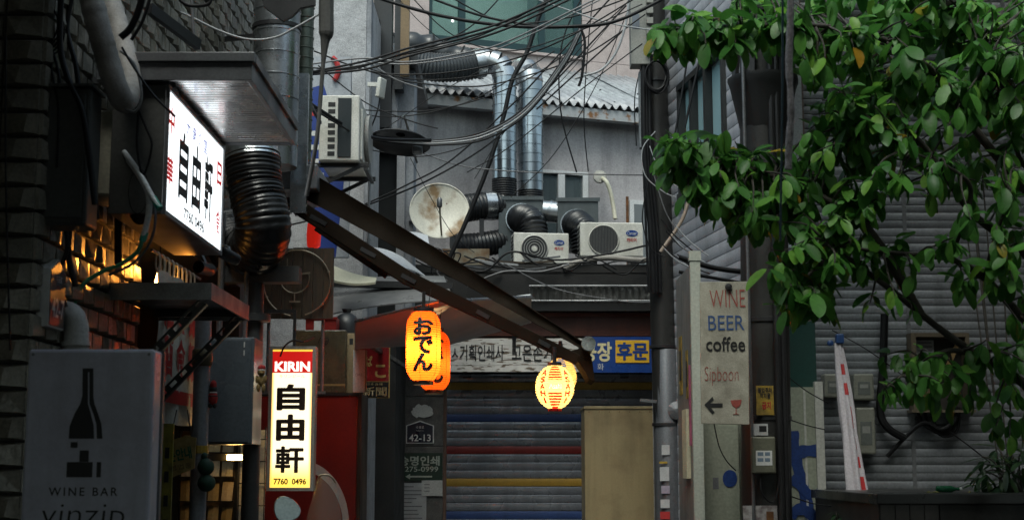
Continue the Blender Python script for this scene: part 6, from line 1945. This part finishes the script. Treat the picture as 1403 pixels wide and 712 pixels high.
shade_limbs = [[Vector((4.15, 7.8, 4.4)), Vector((3.6, 8.6, 5.2)), Vector((2.6, 9.3, 5.8)), Vector((1.4, 9.6, 5.9))], [Vector((4.15, 7.8, 4.8)), Vector((3.9, 9.2, 5.8)), Vector((3.0, 10.0, 6.2))]]  # unseen limbs carrying the added shading foliage
for L_ in shade_limbs:
    P = smooth_path([q_ - TO for q_ in L_], 6)
    MB().tube(P, [.035 * (1 - .7 * i / len(P)) for i in range(len(P))], 8).build('limb', bark, tree, smooth=60)
    limb_pts += P
leaves = []          # (matrix, size on screen, shape, kind)
twig = MB()
for wi, (px, py, Y, s) in enumerate(whorls):
    c = (px if py is None else W(px, py, Y)) - TO
    near = min(limb_pts, key=lambda q: (q - c).length)
    mid = near.lerp(c, .55) + Vector((rg.uniform(-.03, .03), rg.uniform(-.03, .03), rg.uniform(.0, .05)))
    twig.tube(smooth_path([near, mid, c], 4), [.0075 - .0006 * i for i in range(9)], 5)
    nl = rg.randint(5, 11)
    tdir = (c - mid).normalized()
    ph = rg.uniform(0, 6.28)
    tilt = rg.uniform(.6, 1.25)
    for k in range(nl):
        a = ph + k * 2.4 + rg.uniform(-.3, .3)
        droop = tilt * rg.uniform(.7, 1.4)
        if rg.random() < .12: droop = -rg.uniform(.1, .5)
        d = Vector((math.cos(a) * math.cos(droop), math.sin(a) * math.cos(droop), -math.sin(droop)))
        ln = (rg.uniform(.085, .14) if rg.random() < .65 else rg.uniform(.04, .085)) * s
        up = Vector((rg.uniform(-.5, .5), rg.uniform(-.5, .5) - .35, 1)) + Vector((math.cos(a), math.sin(a), 0)) * .35
        y = up.cross(d).normalized(); z = d.cross(y)
        start = c + d * .012 - tdir * (.018 * k + rg.uniform(0, .012))
        Mx = Matrix(((d.x * ln, y.x * ln, z.x * ln, start.x), (d.y * ln, y.y * ln, z.y * ln, start.y), (d.z * ln, y.z * ln, z.z * ln, start.z), (0, 0, 0, 1)))
        vis = 0 if py is None else (1 if (-20 < py < 700 and 870 < px < 1400) else .3)
        leaves.append((ln * (2.2 - Y / 7.2) * (.5 + abs(z.y)) * vis, Mx, rg.randrange(8), rg.random() < .007 and py is not None))
twig.build('twigs', bark, tree)['kind'] = 'stuff'
leaves.sort(key=lambda q: -q[0])
mass = MB()
for i, (sz, Mx, k, yel) in enumerate(leaves):
    if i < 290 or yel:
        me = leaf_meshes_y[k % 3] if yel else leaf_meshes[k]
        o = bpy.data.objects.new('leaf', me); COL.objects.link(o); o.parent = tree; o.matrix_local = Mx
    else:
        mass.add([Mx @ Vector(v) for v in shapes[k][0]], shapes[k][1])
o = mass.build('foliage', leaf_g, tree, smooth=180); o['kind'] = 'stuff'


# shrub with narrow leaves on the ledge, and a narrow-leaved spray behind the tree
def shrub(label, stems, leafn, ln, wide, baseY, foot):
    p = thing('leafy_shrub', label, 'shrub', foot)
    fo = Vector(foot)
    sh_ = [leaf_shape(50 + k, wide) for k in range(4)]
    mss = [MB().add(*q).mesh('leaf', leaf_d, 180) for q in sh_]
    st = MB()
    for px, py in stems:
        c = W(px, py, baseY + rg.uniform(-.2, .2)) - fo
        st.tube(smooth_path([Vector((rg.uniform(-.05, .05), rg.uniform(-.05, .05), 0)), c * .6 + Vector((0, 0, .05)), c], 5), .006, 5)
        ph = rg.uniform(0, 6)
        for k in range(leafn):
            a = ph + k * 2.399
            dr = rg.uniform(-.3, .9)
            d = Vector((math.cos(a) * math.cos(dr), math.sin(a) * math.cos(dr), -math.sin(dr)))
            y = Vector((0, 0, 1)).cross(d).normalized(); z = d.cross(y); l = ln * rg.uniform(.7, 1.2)
            s0 = c - Vector((0, 0, .01 * k))
            o = bpy.data.objects.new('leaf', mss[k % 4]); COL.objects.link(o); o.parent = p
            o.matrix_local = Matrix(((d.x * l, y.x * l, z.x * l, s0.x), (d.y * l, y.y * l, z.y * l, s0.y), (d.z * l, y.z * l, z.z * l, s0.z), (0, 0, 0, 1)))
    st.build('stems', bark, p)


shrub('dark shrub with slender leaves growing over the concrete ledge', [(1345, 625), (1365, 612), (1385, 606), (1400, 620), (1352, 645), (1378, 635), (1398, 645), (1370, 655), (1340, 650)], 11, .15, .24, 9.0, (W(1392, 690, 9.0).x, 9.0, zt_))
shrub('slender leaved shoot behind the tree against the siding', [(1310, 200), (1325, 215), (1345, 228), (1365, 215), (1330, 240)], 12, .14, .2, 9.6, (W(1380, 420, 9.6).x, 9.6, 0.0))
shrub('small fern tuft at the foot of the folded parasol', [(1146, 700), (1154, 706), (1140, 708)], 9, .10, .22, 9.4, (W(1148, 760, 9.4).x, 9.4, 0.0))

# ================================================================ cables
def cable(pts, Y0, r, label, mat=None, group=None, name='overhead_cable', Y1=None):
    Y1 = Y0 if Y1 is None else Y1
    P = [W(a, b, Y0 + (Y1 - Y0) * i / max(1, len(pts) - 1)) for i, (a, b) in enumerate(pts)]
    o = MB().tube(smooth_path(P, 8), r, 7).build(name, mat or rubber, smooth=70)
    return tag(o, label, 'cable', group)


G1 = 'black service cables strung above the lane'
LB = 'thin black service cable strung across the lane above the ducts'
cable([(500, -8), (600, 21), (700, 36), (795, 36), (850, 27), (925, -10)], 13.0, .017, 'thick black trunk cable sagging low across the green window')
cable([(575, -8), (660, 22), (740, 36), (800, 37)], 13.1, .012, 'black cable joining the thick trunk cable from above')
for k, dy in enumerate((0, 5, 11)):
    cable([(424, 99 + dy * .3), (500, 84 + dy), (560, 66 + dy), (640, 46 + dy), (700, 26 + dy), (790, -16 + dy)], 12.5 + k * .1, .011, 'one of three parallel black cables crossing above the flexible hose', None, 'three parallel cables')
cable([(418, 92), (480, 95), (540, 78), (660, 48), (765, -8)], 12.9, .008, 'thin black cable running just under the three parallel cables')
cable([(752, -10), (736, 30), (722, 72), (702, 110), (690, 160), (670, 225), (640, 300), (612, 362)], 15.5, .026, 'thick black drop cable slanting down past both shiny risers')
cable([(830, -8), (700, 55), (640, 72), (560, 85), (500, 80), (425, 88)], 12.7, .009, 'pale grey cable curving over the ribbed flexible hose', grey_cable)
cable([(838, -8), (705, 58), (645, 76), (560, 88), (490, 84)], 12.8, .007, 'slim second grey cable curving over the ribbed flexible hose', grey_cable)
for k, (dy, mt) in enumerate(((0, grey_cable), (4, white_cable), (8, rubber), (-3, rubber))):
    cable([(795, 40 + dy), (772, 84 + dy), (722, 148 + dy), (664, 183 + dy), (600, 194 + dy * .6), (545, 192 + dy * .5), (500, 186 + dy * .4)], 13.2 + k * .05, .010, 'strand of the grey and black cable bundle sagging past the shiny risers', mt, 'strands of the sagging bundle')
cable([(290, -6), (322, 40), (358, 80), (400, 124), (440, 152), (480, 176), (520, 190), (590, 192)], 10.0, .017, 'heavy black cable swooping down past the canopy corner to the lamp shade', None, None, Y1=13.0)
cable([(286, -6), (320, 44), (356, 84), (398, 128), (438, 155), (478, 179)], 10.05, .008, 'slim black cable following the heavy swooping cable', None, None, Y1=12.0)
cable([(842, -8), (752, 90), (700, 145), (620, 218), (560, 252), (500, 280)], 14.0, .009, 'thin black cable slanting from the granite wall down to black doorway')
cable([(858, 8), (700, 172), (600, 240), (500, 282), (432, 300), (380, 312)], 13.6, .009, 'thin black cable slanting past the lamp shade down to the awning root')
cable([(884, 20), (800, 76), (700, 110), (640, 119), (560, 112), (500, 96)], 13.9, .008, 'thin black cable from slimmer pole sagging over the shiny elbows')
cable([(905, -8), (840, 55), (790, 100), (735, 150)], 14.1, .009, 'short black cable from slimmer pole down to the second shiny riser')
cable([(870, -10), (820, 110), (760, 210), (700, 270)], 14.6, .005, 'hair thin wire dropping from the granite wall to the duct boxes')
cable([(720, -6), (790, 18), (840, 33), (905, 43)], 13.4, .007, 'pale beaded cable hung with rain drops near the utility pole', white_cable)
cable([(795, 38), (801, 55), (800, 80), (797, 105), (793, 118)], 13.3, .014, 'short thick black cable end hanging from the trunk cable')
cable([(862, -8), (858, 30), (845, 70), (825, 95), (800, 104), (788, 108)], 13.5, .012, 'looping pale cable beside the pink granite wall', white_cable)
cable([(172, -6), (240, 14), (300, 42), (340, 54), (375, 52), (405, 38), (440, 18)], 8.2, .007, 'pale cable looping in front of the wide silver duct', white_cable)
cable([(436, 90), (500, 140), (560, 165), (600, 176)], 12.6, .006, 'thin black wire from the end-on condenser down to lamp shade')
cable([(545, 196), (620, 224), (680, 233), (780, 238), (886, 240)], 15.0, .007, 'level cable beaded with rain above the white framed window', M('wet_grey', (.12, .12, .125), .25))
cable([(498, 92), (560, 108), (620, 108), (690, 98)], 12.9, .006, 'thin black wire sagging across the ribbed flexible hose')
cable([(505, 84), (540, 108), (580, 122)], 13.0, .008, 'pale short cable slanting over the dark steel uprights', grey_cable)
cable([(478, 206), (540, 168), (600, 128), (660, 96)], 13.7, .004, 'fine wire rising from condenser bracket to the shiny elbow')
cable([(540, -8), (575, 30), (610, 60)], 14.3, .004, 'fine wire dropping past the tan post to the wrapped duct')
cable([(650, 245), (700, 170), (770, 110), (855, 10)], 14.8, .004, 'fine straight wire rising from shiny riser to granite wall corner')
EXTRA = ['thin cable sagging from spiral duct across elbows up to slimmer pole', 'thin cable dipping across the green window between trunk cables', 'thin cable swinging from shop panel under the sagging bundle', 'thin cable dipping near the top edge of the green window', 'thin cable dipping between lamp shade and shiny risers', 'thin cable from slimmer pole falling behind the rusty gutter', 'thin wire hanging from the trunk cable down to white window', 'thin wire hanging down beside the grey terminal box', 'thin cable curving from lamp shade up to the trunk cable joint', 'thin cable crossing from green window down to spiral duct', 'thin wire hanging straight down by the window head']
for k, pts in enumerate((((430, 70), (520, 100), (640, 96), (760, 60), (880, -8)), ((560, -8), (620, 48), (700, 70), (800, 40), (880, 6)), ((480, 150), (600, 150), (720, 110), (830, 30), (870, -8)),
                         ((610, -8), (690, 30), (780, 24), (870, -6)), ((440, 130), (520, 160), (640, 140), (760, 70)), ((880, 60), (800, 120), (700, 200), (640, 236)), ((800, -8), (770, 60), (768, 150), (790, 236)),
                         ((885, 70), (870, 130), (872, 200)), ((505, 205), (580, 214), (660, 190), (740, 130), (800, 60)), ((690, -8), (640, 40), (560, 76), (470, 92)), ((812, 0), (806, 60), (800, 160), (806, 235)))):
    cable(pts, 13.1 + k * .17, .006 if k % 3 else .008, EXTRA[k])
cable([(562, 216), (590, 270), (620, 320), (650, 346)], 15.6, .004, 'fine wire crossing the face of the rusty dish')
cable([(598, 350), (660, 372), (700, 345), (760, 356), (830, 348), (890, 335)], 16.8, .013, 'sagging black cable lying along the front of the condensers')
cable([(640, 392), (690, 372), (740, 372), (780, 362)], 16.7, .012, 'pale cable snaking over the roof deck edge', grey_cable)
cable([(690, 360), (760, 395), (850, 412), (895, 414)], 16.6, .007, 'slim cable trailing down over the corrugated roof edge', grey_cable)
for k in range(8):
    x = 560 + k * 38
    cable([(x, 352 + rg.uniform(-8, 14)), (x + 30, 366 + rg.uniform(-8, 12)), (x + 60, 360 + rg.uniform(-8, 12)), (x + 95, 364 + rg.uniform(-10, 10))], 16.9 + .03 * k, .010, 'loose black cable in the tangle on the roof deck edge', None, 'tangled cables on the deck edge', 'deck_cable')
for k in range(5):
    x = 585 + k * 8
    cable([(x, 335 + k * 3), (x + 14, 348 + rg.uniform(-6, 10)), (x + 6, 372), (x + 20, 380 + rg.uniform(-6, 6))], 16.5, .009, 'curl of cable hanging from the foot of the dish', rg.choice((rubber, grey_cable)), 'cable curls under the dish', 'cable_curl')
# around the slim pole
for k, pts in enumerate((((898, 180), (880, 205), (884, 240), (908, 262), (925, 270)), ((896, 240), (912, 290), (930, 320)), ((888, 250), (880, 300), (892, 340), (912, 352)), ((890, 200), (905, 235), (935, 262)))):
    cable(pts, 13.9, .006, 'thin stray wire looping off the slimmer utility pole', (white_cable, grey_cable, rubber, white_cable)[k], 'stray wires on the slimmer pole', 'stray_wire')
cable([(945, 60), (934, 130), (922, 200)], 13.2, .010, 'black cable running down in front of the siding wing')
cable([(960, 75), (948, 130), (938, 175)], 12.9, .012, 'dark cable crossing the framed window of the siding wing')
cable([(905, 345), (935, 300), (948, 255), (955, 230)], 13.0, .018, 'pale branch like hose rising beside the slimmer pole', M('hose_tan', (.28, .22, .17), .6))
for k in range(7):
    a = rg.uniform(905, 930)
    cable([(a, 300 + k * 8), (a + 18, 322 + k * 7), (a + 45, 345 + k * 5)], 12.6, .006, 'wire in the bunch behind the hoarding panel', (rubber, white_cable)[k % 2], 'wire bunch behind hoarding', 'bunched_wire')
cable([(930, 352), (975, 366), (1020, 372), (1060, 372)], 11.2, .022, 'thick black cable running level behind the hand painted board')
cable([(930, 372), (975, 380), (1020, 388)], 11.2, .014, 'second black cable just below the thick level one')
cable([(1075, 512), (1105, 535), (1135, 552)], 9.7, .004, 'thin wire stretched over the top of graffiti panel')
cable([(1075, 572), (1105, 582), (1130, 588)], 9.7, .004, 'thin wire stretched over the middle of graffiti panel')
cable([(1075, 676), (1110, 688), (1145, 694)], 9.7, .004, 'thin wire stretched over the foot of graffiti panel')
cable([(1140, 452), (1190, 480), (1245, 520)], 10.3, .004, 'fine wire slanting down to the open meter box')
cable([(1300, 590), (1330, 612), (1365, 640)], 10.4, .005, 'fine wire slanting down to the ledge shrub')
# left foreground tangle
G2 = 'black cables on the tiled wall'
LT = 'black cable running down the tiled wall by the electrical box'
for k, (pts, Y, r) in enumerate((
        (((84, -10), (82, 60), (92, 105), (112, 150), (122, 210), (130, 280)), 5.95, .014),
        (((80, -10), (86, 80), (100, 120), (118, 170)), 6.1, .010),
        (((60, -10), (52, 30), (66, 55), (78, 90), (84, 130)), 6.0, .007),
        (((100, -10), (92, 40), (104, 90), (110, 140)), 6.15, .012),
        (((88, 300), (92, 340), (80, 380), (90, 420)), 6.2, .010),
        (((96, 300), (94, 350), (104, 392)), 6.25, .014),
        (((120, 180), (128, 240), (134, 300)), 6.2, .009),
        (((74, 30), (70, 90), (80, 150), (78, 230)), 5.96, .006))):
    cable(pts, Y, r, LT, None, G2, 'wall_cable')
for k in range(5):
    c = W(66, 34 + k * 2, 5.95)
    o = MB().tube([c + Vector(((.042 + .004 * k) * math.cos(t), .01 * k, (.075 + .006 * k) * math.sin(t))) for t in [2 * math.pi * i / 24 for i in range(24)]], .004, 6, closed=True).build('cable_loop', rubber)
    tag(o, 'loop of the black cable coil hung above the electrical box', 'cable', 'coil above the electrical box')
cable([(196, -5), (188, 20), (178, 40), (165, 52)], 6.0, .016, 'dark cable curving in front of the wrapped pipe end')
cable([(205, 0), (195, 30), (180, 55)], 6.1, .008, 'slim dark cable tied across the wrapped pipe')
cable([(167, 65), (185, 95), (210, 130), (240, 160)], 5.8, .005, 'thin black wire slanting across the corner of the glowing sign')
cable([(165, 70), (185, 90), (194, 130), (186, 152), (172, 150)], 6.1, .006, 'grey wire looping around the bend of wrapped pipe', M('wire_grey', (.2, .2, .2), .4), None)
cable([(162, 60), (162, 160), (162, 260), (162, 362)], 6.75, .020, 'straight black conduit beside the junction box')
cable([(190, 150), (188, 200), (196, 240), (208, 200), (200, 175), (190, 150)], 6.35, .006, 'black lead looping down beside the glowing sign')
for k in range(5):
    c = W(190, 262 + k * 3, 6.42)
    o = MB().tube([c + Vector((.045 * math.cos(t) * (1 + .05 * k), .008 * k, .105 * math.sin(t))) for t in [2 * math.pi * i / 24 for i in range(24)]], .006, 6, closed=True).build('cable_loop', rubber)
    tag(o, 'loop of the black cable coil hung beside the insulated hose', 'cable', 'coil beside the insulated hose')
cable([(8, 50), (8, 250), (14, 480)], 5.7, .004, 'thin dark wire down the tiled end face', None, None, 'wall_cable')
cable([(246, 0), (260, 8), (285, 6), (288, -5)], 7.0, .010, 'black cable loop against the tiles above the canopy')
cable([(262, -4), (264, 30), (265, 52)], 7.1, .008, 'short pale conduit drop above the stay bar', grey_cable)
cable([(440, 480), (446, 470), (440, 462), (436, 470)], 11.5, .004, 'thin black wire curl on the wrapped carton')

# ---------------------------------------------------------------- pieces that belong to a part of their thing
OWN = {'window_pane': 'window_frame', 'side_window_pane': 'side_window_frame', 'badge_lettering': 'badge', 'text_line': ('notice', 'sheet'), 'control_label': 'control_box',
       'label_print': 'control_box', 'label_strip': 'door', 'poster_print': 'poster', 'sticker_print': 'sticker', 'vent_slot': 'end_panel', 'terminal_fin': 'terminal_box',
       'terminal_label': 'terminal_box', 'hub': 'fan_recess', 'grille_ring': 'fan_recess', 'grille_bar': 'fan_recess', 'rolled_edge': 'sheet', 'flashing_seam': 'corner_flashing',
       'white_stripe': 'body', 'fascia_lip': 'oxide_fascia', 'edge_rail': 'corrugated_edge', 'windscreen_edge': 'windscreen', 'mirror_stem': 'handlebar', 'hat_brim': 'hat', 'muzzle': 'head',
       'flashing': 'wall', 'end_cap': 'front_roller', 'rivet': 'body', 'seam': ('sheet', 'pipe'), 'dial': 'window', 'ring': 'rail', 'red_band': 'cloth', 'clamp_knob': 'clamp'}
kids = {}
for o in bpy.data.objects:
    if o.parent and o.parent.type == 'EMPTY': kids.setdefault(o.parent.name, []).append(o)
for lst in kids.values():
    names = {}
    for o in lst: names.setdefault(o.name.split('.')[0], []).append(o)
    for child, owner in OWN.items():
        for ow in (owner if isinstance(owner, tuple) else (owner,)):
            if child in names and ow in names:
                for i, o in enumerate(names[child]):
                    tgt = names[ow][min(i, len(names[ow]) - 1)]
                    if tgt.children and any(c_.children for c_ in tgt.children): continue
                    o.parent = tgt
                    o.matrix_parent_inverse = tgt.matrix_basis.inverted()
                break
